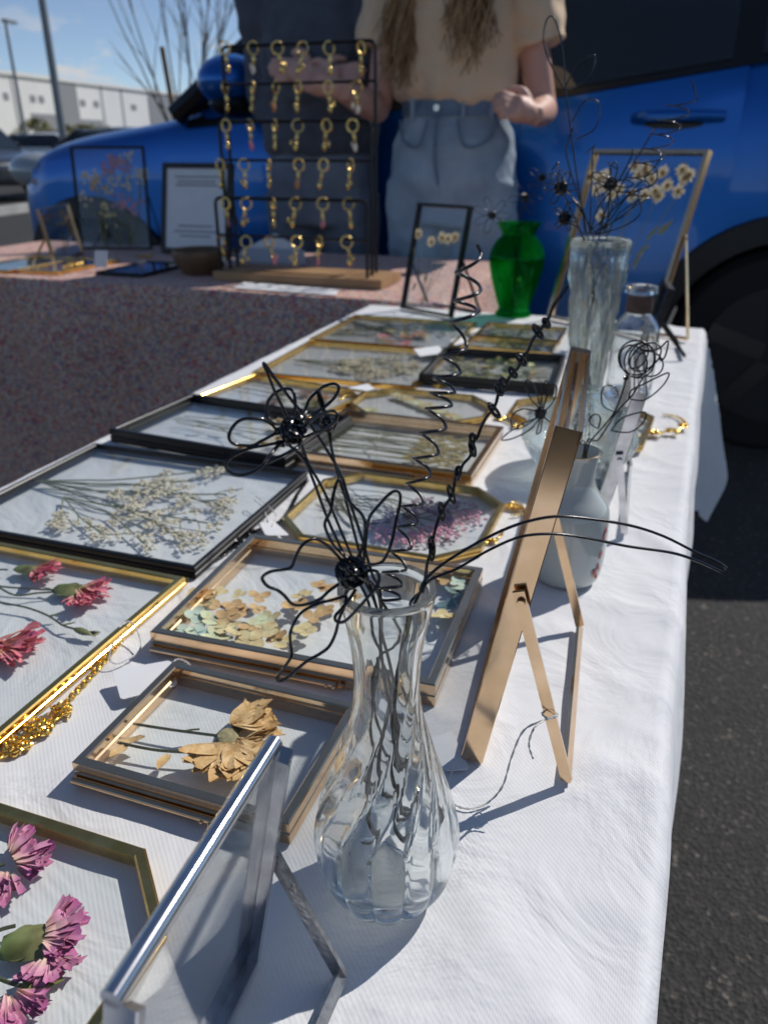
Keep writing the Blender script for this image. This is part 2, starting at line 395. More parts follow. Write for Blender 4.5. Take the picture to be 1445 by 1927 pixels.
def asphalt():
    P('asphalt', (.05, .05, .05), None, .85); nt = M['asphalt'].node_tree; L = nt.links.new; b = bsdf('asphalt')
    tc = node(nt, 'ShaderNodeTexCoord')
    v_ = node(nt, 'ShaderNodeTexVoronoi', Scale=150.); n = node(nt, 'ShaderNodeTexNoise', Scale=2.2, Detail=7., Roughness=.65); n2 = node(nt, 'ShaderNodeTexNoise', Scale=260., Detail=2.)
    for q in (v_, n, n2): L(tc.outputs['Object'], q.inputs['Vector'])
    sp = node(nt, 'ShaderNodeSeparateColor'); L(v_.outputs['Color'], sp.inputs[0])
    rp = node(nt, 'ShaderNodeValToRGB'); e = rp.color_ramp.elements; e[0].position = 0; e[0].color = (.028, .027, .027, 1); e[1].position = 1; e[1].color = (.22, .19, .16, 1)
    x = e.new(.75); x.color = (.052, .049, .047, 1); x = e.new(.96); x.color = (.085, .075, .066, 1)
    L(sp.outputs[0], rp.inputs[0])
    mx = node(nt, 'ShaderNodeMix', data_type='RGBA'); mx.blend_type = 'MULTIPLY'; mx.inputs['Factor'].default_value = .6
    L(rp.outputs[0], mx.inputs['A']); L(n.outputs['Fac'], mx.inputs['B']); L(mx.outputs['Result'], b.inputs['Base Color'])
    a = node(nt, 'ShaderNodeMath', operation='ADD'); L(v_.outputs['Distance'], a.inputs[0]); L(n2.outputs['Fac'], a.inputs[1])
    bp = node(nt, 'ShaderNodeBump', Strength=.8, Distance=.004); L(a.outputs[0], bp.inputs['Height']); L(bp.outputs[0], b.inputs['Normal'])
asphalt()
def translucent(names, f_=.45):
    for n_ in names:          # thin dried petals let the light through
        nt = M[n_].node_tree; b = bsdf(n_); L = nt.links.new; t = node(nt, 'ShaderNodeBsdfTranslucent'); mx = node(nt, 'ShaderNodeMixShader'); mx.inputs[0].default_value = f_
        q = b.inputs['Base Color']
        if q.is_linked: L(q.links[0].from_socket, t.inputs['Color'])
        else: t.inputs['Color'].default_value = q.default_value
        L(b.outputs[0], mx.inputs[1]); L(t.outputs[0], mx.inputs[2]); L(mx.outputs[0], nt.nodes['Material Output'].inputs[0])
translucent(['daisy', 'charm_pink', 'charm_white'], .6)
P('dry_grass', (.26, .25, .10), (.34, .29, .15), .95, ns=1.5)
# ------------------------------------------------------------------ setting
g = MB().add([(-500, -300, 0), (500, -300, 0), (500, 700, 0), (-500, 700, 0)], [(0, 1, 2, 3)]).build('ground', 'asphalt'); tag(g, None, None, None, 'structure')
def far(px_, py_, dist):
    r = ray(px_, py_).normalized(); h_ = sqrt(r.x ** 2 + r.y ** 2); return CAM + r * (dist / h_)
def hz(px_, dist):                      # ground point straight below a direction
    p = far(px_, 273, dist); return V((p.x, p.y, 0))
# raised verge with dry grass in front of the warehouse
va, vb_ = hz(-260, 62), hz(420, 95); vd = (vb_ - va); vn = V((-vd.y, vd.x, 0)).normalized()
vg = MB(); rows = []
for k, (o_, z_) in enumerate(((0, -.05), (.25, .14), (.5, .15), (7, 1.25), (60, 1.6))):
    rows.append([va + vd * (i / 30) + vn * o_ + UP * (z_ + .12 * noise.noise(V((i * .7, o_, 0))) * (k > 2)) for i in range(31)])
vg.loft(rows, closed=False).build('verge', 'dry_grass'); tag(bpy.data.objects['verge'], None, None, None, 'structure')
# warehouse
A, B = hz(-120, 82), hz(345, 122); wd_ = (B - A); L_ = wd_.length; u = wd_.normalized(); n = V((-u.y, u.x, 0))
if n.dot(A) < 0: n = -n
wh = thing('warehouse', 'long white warehouse with grey panels far behind the blue car', 'building', A)
z0, z1 = 1.2, 7.0
MB().obox(A + UP * z0, u * L_, n * 40, UP * (z1 - z0)).build('wall', 'wall_white', wh, smooth=False)
MB().obox(A + UP * z1 - u * .2 - n * .2, u * (L_ + .4), n * 40.4, UP * .35).build('parapet', 'wall_white', wh, smooth=False)
def onwall(px_):
    lo, hi = 0.0, L_
    for _ in range(40):
        m_ = (lo + hi) / 2; p = A + u * m_ + UP * 4; x = 722.5 + (p - CAM).dot(RT) / (p - CAM).dot(FW) * FPX
        if x < px_: lo = m_
        else: hi = m_
    return lo
def wpan(x0, x1, za, zb, mat, nm, dep=.06):
    a, b_ = onwall(x0), onwall(x1); return MB().obox(A + u * a + UP * za - n * dep, u * (b_ - a), n * (dep - .01), UP * (zb - za)).build(nm, mat, wh, smooth=False)
wpan(107, 150, z0, z1 + .1, 'wall_grey', 'panel', .08); wpan(283, 335, z0, z1 + .1, 'wall_grey', 'panel', .08)
wpan(58, 104, z0, 3.9, 'wall_grey', 'dock_door'); wpan(150, 192, z0, 3.6, 'wall_grey', 'dock_door'); wpan(-60, -10, z0, 3.9, 'wall_grey', 'dock_door')
for x in (30, 195, 232): wpan(x, x + 3, z0, z1, 'wall_grey', 'panel_joint', .03)
for x in (-20, 12, 62, 78, 155, 180, 250): wpan(x, x + 9, 4.9, 5.5, 'wall_grey', 'window')
for k, (x, s_, d_) in enumerate(((70, 1.3, 70), (132, 1.0, 76), (165, 1.2, 80), (205, 1.1, 84))):
    c = hz(x, d_) + UP * 1.2; t = thing('shrub', ['rounded shrub leftmost against the warehouse wall', 'low shrub beside the base of the near lamp post', 'shrub right of the near lamp post below the warehouse', 'small shrub at the right below the warehouse'][k], 'shrub', c, 'shrubs along the warehouse')
    random.seed(60 + k); b = MB()
    for _ in range(420):
        a, e, q = ru(0, 6.28), ru(-.1, 1.5), ru(.5, 1) ** .5; p = c + V((cos(a) * cos(e) * 1.3, sin(a) * cos(e) * 1.3, sin(e) * 1.1 + .1)) * s_ * q
        b.petal(p, V((ru(-1, 1), ru(-1, 1), ru(-.3, 1))), V((ru(-1, 1), ru(-1, 1), 1)), .32, .16, seg=2, tone=(0, 0))
    b.build('foliage', 'shrub', t); MB().tube([c - UP * .3, c + UP * .5 * s_], .05, 6).build('stem', 'twig', t)
# lamp posts
def lamp(label, px0, px1, py1, dist, h_, r_, arm):
    b = hz(px0, dist); t = thing('lamp_post', label, 'lamp post', b, 'car park lamp posts')
    MB().tube([b, b + UP * .75], r_ * 2.6, 16).build('footing', 'kerb', t)
    MB().tube([b + UP * .75, b + UP * h_], [r_ * 1.25, r_ * .8], 14).build('pole', 'pole', t)
    l = MB(); e = b + UP * h_; l.obox(e - u * .15 - n * .15 - UP * .05, u * 1.1 * arm, n * .3, UP * .16); l.build('lamp_head', 'pole', t, smooth=False)
lamp('tall grey lamp post rising past the top of the picture on the left', 122, 78, 0, 24, 9.5, .085, 1)
lamp('distant thin lamp post at the far left in front of the warehouse', 51, 30, 105, 58, 7.6, .10, 1)
# young bare tree and its stake
TB = hz(352, 8.6); random.seed(71)
t = thing('bare_tree', 'leafless young tree with thin upright branches behind the blue car', 'tree', TB)
trunk = [TB, TB + V((.02, 0, .5)), TB + V((.0, .02, .9))]; MB().tube(cr(trunk, 4), [.05, .048, .045, .043, .042, .04, .038, .036, .034], 8).build('trunk', 'twig', t)
def branch(b, p, d, L_, r, lev):
    pts = [p]; q = p.copy(); dd = d.copy()
    for i in range(6):
        dd = (dd + V((ru(-1, 1), ru(-1, 1), ru(-.2, .5))) * .10).normalized(); q = q + dd * L_ / 6; pts.append(q.copy())
        if lev and i > 0 and rnd() < .75:
            s_ = (dd + V((ru(-1, 1), ru(-1, 1), ru(0, .5))) * .65).normalized(); branch(b, q, s_, L_ * ru(.35, .6), r * .55, lev - 1)
    b.tube(pts, [r * (1 - .75 * i / 6) for i in range(7)], 5)
for px_, py_, L_, r in ((215, 20, 1.9, .014), (300, 0, 1.7, .013), (355, 0, 1.9, .016), (375, -10, 1.7, .014), (400, 20, 1.6, .013), (430, 0, 1.7, .012), (470, 30, 1.5, .012), (180, -40, 2.0, .012)):
    e = far(px_, py_, 8.6); p = TB + UP * .85; b = MB(); branch(b, p, (e - p).normalized(), (e - p).length * 1.15, r, 2); b.build('branch', 'twig', t)
sb_ = far(331, 235, 8.3); st_ = far(305, 88, 8.3); d = (sb_ - st_).normalized()
o = MB().tube([st_, st_ + d * 2.4], .022, 10).build('tree_stake', 'stake', None, st_ + d * 2.4); tag(o, 'brown wooden tree stake leaning above the bonnet of the blue car', 'stake')
# planted shrub and kerb at the left edge
c = hz(-8, 4.9); t = thing('shrub', 'yellow-green shrub at the left picture edge in front of the blue car', 'shrub', c); random.seed(72)
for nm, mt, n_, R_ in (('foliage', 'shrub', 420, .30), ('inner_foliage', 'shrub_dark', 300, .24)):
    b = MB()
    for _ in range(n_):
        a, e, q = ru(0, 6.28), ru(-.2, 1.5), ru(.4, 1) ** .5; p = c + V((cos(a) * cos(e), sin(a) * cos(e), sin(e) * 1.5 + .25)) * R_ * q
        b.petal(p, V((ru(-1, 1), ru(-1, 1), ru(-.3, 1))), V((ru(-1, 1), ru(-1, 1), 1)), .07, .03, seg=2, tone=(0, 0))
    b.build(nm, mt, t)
MB().tube([c, c + UP * .3], .02, 6).build('stem', 'twig', t)
ka, kb = hz(-400, 12), hz(300, 21); ku = (kb - ka).normalized(); kn = V((-ku.y, ku.x, 0))
MB().obox(ka, ku * (kb - ka).length, kn * .18, UP * .13).build('kerb', 'kerb', smooth=False); tag(bpy.data.objects['kerb'], None, None, None, 'structure')

# ------------------------------------------------------------------ cars (front towards -x, near flank at y = 0 in the car's own space)
def make_car(label, loc, rotz, paint, S, detail, group=None):
    """S: dict with xf, xr (wheel centres), xfront, xrear, width, hood and roof stations"""
    t = thing('parked_car', label, 'car', loc, group, rotz)
    Wd = S['w']; yc = Wd / 2
    def sect(x, za, zb, ztop, yin_b, yin_r, nose):
        """half section from sill to the centre line: za shoulder, zb belt, ztop roof/hood height"""
        o = nose
        return [(.10 + o, .30), (.035 + o, .36), (.015 + o, .50), (.000 + o, .72), (.004 + o, za), (.022 + o, zb), (yin_b + o, zb + (ztop - zb) * .42), (yin_r + o, zb + (ztop - zb) * .86), (yin_r + .16 + o * .5, ztop - .01), (yc, ztop)]
    rings = []
    for st in S['st']:
        h_ = sect(*st); x = st[0]
        rings.append([V((x, y, z)) for y, z in h_] + [V((x, Wd - y, z)) for y, z in reversed(h_[:-1])])
    b = MB().loft(rings); o = b.build('body', paint, t, local=True); fixn(o)
    cut = MB()
    for wx in (S['xf'], S['xr']):
        cut.tube([V((wx, -.3, S['wz'])), V((wx, Wd + .3, S['wz']))], S['ar'], 40)
    co = cut.build('wheel_cutter', paint, t, local=True); fixn(co)
    bake(o, ('SUBSURF', dict(levels=2, render_levels=2)), ('BOOLEAN', dict(operation='DIFFERENCE', object=co, solver='EXACT')))
    o.data.set_sharp_from_angle(angle=radians(35))
    bpy.data.objects.remove(co)
    def ys(x, z):          # flank surface: interpolate the stations
        st = S['st']; i = 0
        while i < len(st) - 2 and st[i + 1][0] < x: i += 1
        f_ = (x - st[i][0]) / (st[i + 1][0] - st[i][0]); f_ = min(1, max(0, f_)); r = []
        for k in (i, i + 1):
            h_ = sect(*st[k]); y = h_[0][0]
            for (ya, za), (yb, zb) in zip(h_[:-2], h_[1:-1]):
                if za <= z <= zb: y = ya + (yb - ya) * (z - za) / max(1e-6, zb - za); break
            r.append(y)
        return r[0] + (r[1] - r[0]) * f_
    t_ys = ys
    def patch(name, mat, lo, hi, x0, x1, off, n_=24, m_=8, parent=None):
        p = MB(); top = []; 
        for i in range(n_ + 1):
            x = x0 + (x1 - x0) * i / n_
            for j in range(m_ + 1):
                z = lo(x) + (hi(x) - lo(x)) * j / m_; top.append(V((x, ys(x, z) - off, z)))
        bk = [v_ + V((0, off + .012, 0)) for v_ in top]; N = len(top); fs = []
        for i in range(n_):
            for j in range(m_): a = i * (m_ + 1) + j; q = (a, a + m_ + 1, a + m_ + 2, a + 1); fs.append(q); fs.append(tuple(N + v_ for v_ in reversed(q)))
        edge = [i * (m_ + 1) for i in range(n_ + 1)] + [n_ * (m_ + 1) + j for j in range(1, m_ + 1)] + [i * (m_ + 1) + m_ for i in range(n_ - 1, -1, -1)] + [j for j in range(m_ - 1, 0, -1)]
        for k in range(len(edge)): a, c_ = edge[k], edge[(k + 1) % len(edge)]; fs.append((a, N + a, N + c_, c_))
        p.add(top + bk, fs); o = p.build(name, mat, parent or t, local=True); fixn(o); return o
    # wheels
    for wx in (S['xf'], S['xr']):
        for y, sgn in ((.02, 1), (Wd - .02, -1)):
            c = V((wx, y, S['wz'])); R_ = S['wr']
            w_ = MB(); w_.tube([c + V((0, 0, 0)), c + V((0, .03 * sgn, 0)), c + V((0, .17 * sgn, 0)), c + V((0, .2 * sgn, 0))], [R_ * .93, R_, R_, R_ * .93], 36); wo = w_.build('tyre', 'tyre', t, local=True, ang=30)
            h_ = MB(); h_.tube([c - V((0, .004 * sgn, 0)), c + V((0, .05 * sgn, 0))], R_ * .66, 30)
            ho = h_.build('rim', 'cladding', wo, local=True)
            for k in range(5):
                a = 2 * pi * k / 5 + .3; d_ = V((cos(a), 0, sin(a))); e_ = V((-sin(a), 0, cos(a)))
                MB().obox(c + d_ * R_ * .1 - e_ * .03 - V((0, .012 * sgn, 0)), d_ * R_ * .56, e_ * .06, V((0, .01 * sgn, 0))).build('spoke', 'rim', wo, local=True, smooth=False)
    # glass house and trims
    S['glass'](patch, t, ys)
    # arch cladding
    for wx in (S['xf'], S['xr']):
        for near in (True, False):
            p = MB(); rings = []
            for k in range(25):
                a = pi * (-.08 + 1.16 * k / 24); ring = []
                for (dr, dy) in ((-.012, .02), (-.004, -.02), (.075, -.022), (.085, .03)):
                    r_ = S['ar'] + dr; x, z = wx + r_ * cos(a), S['wz'] + r_ * sin(a); y = ys(x, max(z, .31)) + dy; ring.append(V((x, y if near else Wd - y, z)))
                rings.append(ring)
            o = p.loft(rings).build('arch_trim', 'cladding', t, local=True); fixn(o)
    for y0 in (0, Wd):
        s_ = 1 if y0 == 0 else -1
        MB().obox((S['xf'] + S['ar'] + .02, y0 - .012 * s_, .26), (S['xr'] - S['xf'] - 2 * S['ar'] - .04, 0, 0), (0, .10 * s_, 0), (0, 0, .14)).build('sill', 'cladding', t, local=True)
    return t, patch, ys
CY = 2.90
xF, xR = PY(178, 480, CY).x, PY(1462, 640, CY).x
x0 = PY(178, 480, CY).x - .52
cowl = PY(332, 214, CY).x
def sg(patch, t, ys):
    # near side windows, pillars, doors
    belt = lambda x: 1.118 + .058 * (x - cowl) + max(0, x + .40) * .085
    topz = lambda x: min(1.62, 1.165 + max(.01, (x - cowl)) * .74)
    fd0, fd1, rd1 = cowl + .20, cowl + 1.32, PY(1398, 200, CY).x
    patch('glass_band', 'car_trim', lambda x: belt(x) - .012, lambda x: topz(x) + .025, cowl + .02, xR + .55, .006, 50, 8)
    patch('window', 'car_glass', lambda x: belt(x) + .012, lambda x: topz(x) - .03, cowl + .16, fd1 - .06, .010, 30, 8)
    patch('window', 'car_glass', lambda x: belt(x) + .012, lambda x: topz(x) - .03, fd1 + .05, rd1 - .05, .010, 24, 8)
    patch('window', 'car_glass', lambda x: belt(x) + .012, lambda x: topz(x) - .03, rd1 + .03, xR + .45, .010, 12, 8)
    lowz = lambda x: .46
    for a, c in ((fd0, fd1 - .006), (fd1 + .006, rd1)):
        def lo(x, a=a, c=c): 
            d = hypot(x - xR, 0); q = .44
            for wx in (xF, xR):
                if abs(x - wx) < .455: q = max(q, .40 + sqrt(max(0, .455 ** 2 - (x - wx) ** 2)))
            return q
        dr = patch('door', 'car_blue', lo, lambda x: belt(x) - .016, a, c, .007, 40, 12)
        hx = c - .16 if a == fd0 else PY(1275, 222, CY).x
        hzv = 1.06 if a == fd0 else PY(1275, 222, CY).z
        yb = ys(hx, hzv)
        MB().ball((hx, yb - .002, hzv - .020), (.125, .010, .020), 20, 10).build('handle_recess_shade', 'car_trim', dr, local=True)  # black ellipsoid on the door stands in for the recess shadow below the handle
        MB().sweep(cr([V((hx - .135, yb - .012, hzv)), V((hx - .09, yb - .045, hzv + .004)), V((hx + .05, yb - .048, hzv + .006)), V((hx + .135, yb - .014, hzv + .004))], 6), lambda i: [(.016 * cos(a_), .011 * sin(a_)) for a_ in [2 * pi * k / 10 for k in range(10)]], False, UP).build('handle', 'car_blue', dr, local=True)
    patch('fender', 'car_blue', lambda x: max(.50, (.40 + sqrt(max(0, .455 ** 2 - (x - xF) ** 2)))) if abs(x - xF) < .455 else .62, lambda x: .97 + .05 * (x - x0) / (fd0 - x0), x0 + .20, fd0 - .008, .004, 40, 8)
    # windscreen, mirror, lamps
    MB().add([V((cowl + .0, .12, 1.19)), V((cowl + .0, 1.73, 1.19)), V((cowl + .74, 1.52, 1.715)), V((cowl + .74, .33, 1.715)), V((cowl + .03, .12, 1.17)), V((cowl + .03, 1.73, 1.17)), V((cowl + .76, 1.52, 1.69)), V((cowl + .76, .33, 1.69))], [(0, 1, 2, 3), (7, 6, 5, 4), (0, 4, 5, 1), (2, 6, 7, 3), (1, 5, 6, 2), (3, 7, 4, 0)]).build('windscreen', 'car_glass', t, local=True)
    MB().tube(cr([V((cowl - .03, .04, 1.15)), V((cowl + .35, .10, 1.42)), V((cowl + .75, .26, 1.69))], 6), .04, 8).build('pillar', 'car_trim', t, local=True)
    mp_ = PY(432, 160, CY - .16); mx_ = mp_.x - t.location.x; mz = mp_.z
    mo = MB().ball((mx_, -.13, mz + .012), (.115, .15, .085), 20, 12).build('mirror', 'car_blue', t, local=True)
    MB().ball((mx_ + .01, -.12, mz - .06), (.095, .13, .05), 16, 8).build('mirror_base', 'car_trim', mo, local=True)
    MB().obox((mx_ - .03, -.05, mz - .09), (.07, 0, 0), (0, .12, 0), (0, 0, .05)).build('mirror_arm', 'car_trim', mo, local=True)
    hl = MB().ball((x0 + .16, .17, .945), (.15, .10, .075), 18, 10).build('headlight', 'lamp_lens', t, local=True)
    MB().ball((x0 + .25, .10, .90), (.07, .05, .045), 12, 8).build('indicator', 'lamp_amber', hl, local=True)
    MB().ball((x0 + .16, 1.85 - .17, .945), (.15, .10, .075), 18, 10).build('headlight', 'lamp_lens', t, local=True)
    MB().box(x0 - .0, x0 + .12, .35, 1.5, .42, .74).build('grille', 'cladding', t, local=True)
    for y in (.40, 1.45): MB().tube([V((cowl + 1.0, y, 1.735)), V((cowl + 1.1, y, 1.765)), V((xR + .2, y, 1.76)), V((xR + .35, y, 1.73))], .014, 8).build('roof_rail', 'car_trim', t, local=True)
blue = dict(w=1.85, xf=xF, xr=xR, wz=.40, wr=.345, ar=.375, glass=sg, st=[
    # x, shoulder, belt, top, y at mid glass, y at roof edge, nose inset
    (x0, .72, .82, .88, .18, .34, .26), (x0 + .09, .86, .95, 1.02, .14, .30, .10), (x0 + .30, .93, 1.02, 1.085, .07, .20, .03), (xF + .12, .96, 1.05, 1.12, .05, .16, .0), (cowl - .06, .98, 1.09, 1.155, .05, .14, .0),
    (cowl + .05, .99, 1.10, 1.20, .06, .15, .0), (cowl + .38, 1.0, 1.11, 1.46, .09, .20, .0), (cowl + .78, 1.0, 1.13, 1.71, .12, .26, .0), (cowl + 1.6, 1.0, 1.17, 1.76, .13, .29, .0), (xR - .3, 1.02, 1.22, 1.75, .14, .30, .0), (xR + .2, 1.03, 1.26, 1.73, .15, .31, .0), (xR + .62, 1.03, 1.26, 1.63, .18, .34, .02), (xR + .92, .98, 1.10, 1.22, .14, .26, .06), (xR + .96, .80, .92, 1.0, .2, .3, .12)])
make_car('bright blue SUV parked side-on behind the two people', (0, CY, 0), 0, 'car_blue', blue, True)
def small_glass(patch, t, ys):
    patch('window', 'car_glass', lambda x: 1.0, lambda x: min(1.36, 1.02 + .55 * max(0.02, x + 1.15), 1.02 + .5 * max(.02, 1.55 - x)), -1.1, 1.5, .008, 30, 6)
    MB().obox((-1.22, .2, .96), (.0, 1.4, 0), (.62, 0, .40), (-.02, 0, .02)).build('windscreen', 'car_glass', t, local=True)
    MB().obox((1.30, .3, 1.36), (0, 1.2, 0), (.45, 0, -.36), (.02, 0, .02)).build('rear_screen', 'car_glass', t, local=True)
    for y in (.2, 1.6): MB().ball((-2.08, y, .68), (.12, .16, .07), 12, 8).build('headlight', 'lamp_lens', t, local=True); MB().ball((2.12, y, .80), (.08, .16, .08), 12, 8).build('tail_light', 'red_glaze', t, local=True)
def small():
    return dict(w=1.80, xf=-1.35, xr=1.35, wz=.32, wr=.31, ar=.36, glass=small_glass, st=[(-2.2, .60, .66, .70, .2, .36, .2), (-2.05, .70, .76, .82, .14, .3, .06), (-1.5, .74, .84, .92, .08, .2, 0), (-1.15, .76, .90, .97, .07, .18, 0), (-.5, .78, .96, 1.38, .12, .26, 0), (.3, .80, .98, 1.45, .14, .3, 0), (1.1, .82, .99, 1.40, .14, .3, 0), (1.7, .84, .98, 1.08, .1, .24, 0), (2.15, .80, .92, 1.0, .14, .28, .05), (2.25, .66, .74, .8, .2, .34, .14)])
p = hz(-12, 21); make_car('dark grey car parked at the far left beyond the blue bonnet', (p.x, p.y, 0), radians(168), 'car_grey', small(), False, 'cars parked in the distance')
p = hz(262, 19.5); make_car('dark car whose roof and windscreen show just above the blue bonnet', (p.x - 1, p.y, 0), radians(15), 'car_grey', small(), False, 'cars parked in the distance')
p = hz(50, 30); make_car('white car whose bonnet shows at the far left beside the dark one', (p.x, p.y, 0), radians(10), 'car_white', small(), False, 'cars parked in the distance')
# ------------------------------------------------------------------ white table
TX0, TX1, TY0, TY1 = -0.612, 0.042, -0.09, 1.640
def fold(x, y):
    a = (1 - abs(noise.noise(V((x * 7 + y * 3, y * 6 - x * 2, 1.3))))) ** 5; b = (1 - abs(noise.noise(V((x * 15, y * 19 + x * 9, 4.1))))) ** 4
    return max(0, min(1, a * .6 + b * .3 + .25 * noise.noise(V((x * 5, y * 4, 8)))))
def drape(nx, ny, X0, X1, Y0, Y1, over, z, amp, seedz=0.0, R=.008, edge=None, wave=.016):
    """a rectangular cloth over a table top: over = overhang on the -x, +x, -y, +y sides"""
    def axis(a, b, o0, o1, n):
        pts = [a - o0 + o0 * i / 22 for i in range(22)] + [a + .0005 * 0 + (b - a) * i / n for i in range(n + 1)] + [b + o1 * i / 22 for i in range(1, 23)]
        ex = [a + .006, a - .004, a - .010, b - .006, b + .004, b + .010]
        return sorted(set(pts + ex))
    xs = axis(X0, X1, over[0], over[1], nx); ys = axis(Y0, Y1, over[2], over[3], ny)
    def pos(s, t):
        dx = max(0, s - X1) - max(0, X0 - s); dy = max(0, t - Y1) - max(0, Y0 - t)
        x = min(max(s, X0), X1); y = min(max(t, Y0), Y1); d = (abs(dx) ** 3 + abs(dy) ** 3) ** (1 / 3); m = abs(dx * dy) / (d + 1e-9)
        if edge:
            f_ = 1 if s > X1 else max(0, 1 - (X1 - s) / .12); x += f_ * edge(t) + f_ * f_ * .004 * noise.noise(V((t * 6, seedz, 2)))
        am = amp + (.0042 * min(1, max(0, (s + .045) / .05)) if edge else 0)
        zz = z - am * (1 - fold(s + seedz, t))
        if d > 0:
            wf = lambda q, dd_: (.5 + .5 * sin(q * 15 + 2 * sin(t * 5 + s * 4) + seedz)) * wave * min(1, dd_ / .15)
            off = lambda dd_, q: R * (1 - math.exp(-dd_ / R)) + wf(q, dd_) + dd_ * .015
            zz -= max(0, d - .3 * R * (1 - math.exp(-d / R)))
            if m: m *= 1 + .35 * sin(atan2(abs(dy), abs(dx)) * 9 + 1)
            if dx: x += math.copysign(off(abs(dx), t) * (1 if not dy else .6) + m * .26, dx)
            if dy: y += math.copysign(off(abs(dy), s) * (1 if not dx else .6) + m * .26, dy)
        return V((x, y, zz))
    b = MB(); vs = [pos(s, t) for s in xs for t in ys]; n = len(ys)
    b.add(vs, [(i * n + j, (i + 1) * n + j, (i + 1) * n + j + 1, i * n + j + 1) for i in range(len(xs) - 1) for j in range(n - 1)])
    return b
def folding_table(label, x0, x1, y0, y1, top, lx):
    t = thing('folding_table', label, 'table', ((x0 + x1) / 2, (y0 + y1) / 2, 0))
    MB().box(x0, x1, y0, y1, top - .035, top).build('table_top', 'folding_table', t)
    for sx in (0, 1):
        for sy in (0, 1):
            if lx: a = V((x0 + .12 if sx == 0 else x1 - .12, y0 + .07 if sy == 0 else y1 - .07, 0))
            else: a = V((x0 + .07 if sx == 0 else x1 - .07, y0 + .15 if sy == 0 else y1 - .15, 0))
            MB().tube([a, a + V((0, 0, top - .036))], .013, 10).build('leg', 'metal_leg', t)
    return t
folding_table('folding table hidden under the white cloth in the foreground', TX0 + .008, TX1 - .026, TY0 + .008, TY1 - .008, TZ - .011, False)
wc = drape(130, 330, TX0, TX1, TY0, TY1, (.22, .26, .2, .40), TZ, .0016, edge=lambda t: -.013 + .042 * (max(0, t) / 1.64) ** 1.6).build('white_tablecloth', 'white_cloth', None, (-.28, .78, 0), ang=80)
tag(wc, 'plain white tablecloth with soft wrinkles over the foreground table', 'tablecloth')
if CAUST: wc.cycles.is_caustics_receiver = True

# ------------------------------------------------------------------ picture frames
def frame_rails(root, O, ex, ey, ez, poly, prof, mat, name='rail'):
    """mitred rails round a polygon (2D, counter-clockwise) in the plane O, ex, ey; prof = (inset, height) loop"""
    n = len(poly); pv = [V((x, y)) for x, y in poly]; mit = []
    for i in range(n):
        a = (pv[i] - pv[i - 1]).normalized(); b = (pv[(i + 1) % n] - pv[i]).normalized()
        na = V((-a.y, a.x)); nb = V((-b.y, b.x)); q = (na + nb).normalized(); mit.append(q / max(.3, q.dot(na)))
    def pt(i, o, h):
        q = pv[i] + mit[i] * o; return O + ex * q.x + ey * q.y + ez * h
    outl = []
    for i in range(n):
        j = (i + 1) % n; e = (pv[j] - pv[i]).normalized() * .00008
        g = ex * e.x + ey * e.y
        outl.append(MB().loft([[pt(i, o, h) + g for o, h in prof], [pt(j, o, h) - g for o, h in prof]]).build(name, mat, root, ang=20))
    return outl
def inset_poly(poly, o):
    n = len(poly); pv = [V((x, y)) for x, y in poly]; r = []
    for i in range(n):
        a = (pv[i] - pv[i - 1]).normalized(); b = (pv[(i + 1) % n] - pv[i]).normalized()
        na = V((-a.y, a.x)); nb = V((-b.y, b.x)); q = (na + nb).normalized(); r.append(pv[i] + q / max(.3, q.dot(na)) * o)
    return r
def slab(root, O, ex, ey, ez, poly, h0, h1, mat, name):
    return MB().loft([[O + ex * p[0] + ey * p[1] + ez * h0 for p in poly], [O + ex * p[0] + ey * p[1] + ez * h1 for p in poly]]).build(name, mat, root, smooth=False)
def rectpoly(w, d): return [(-w / 2, -d / 2), (w / 2, -d / 2), (w / 2, d / 2), (-w / 2, d / 2)]
def octpoly(w, d, c): return [(-w / 2 + c, -d / 2), (w / 2 - c, -d / 2), (w / 2, -d / 2 + c), (w / 2, d / 2 - c), (w / 2 - c, d / 2), (-w / 2 + c, d / 2), (-w / 2, d / 2 - c), (-w / 2, -d / 2 + c)]
def hexpoly(w, d, c): return [(-w / 2 + c, -d / 2), (w / 2 - c, -d / 2), (w / 2, 0), (w / 2 - c, d / 2), (-w / 2 + c, d / 2), (-w / 2, 0)]
FG = 'pressed flower frames lying flat on the white table'
class Flat: pass
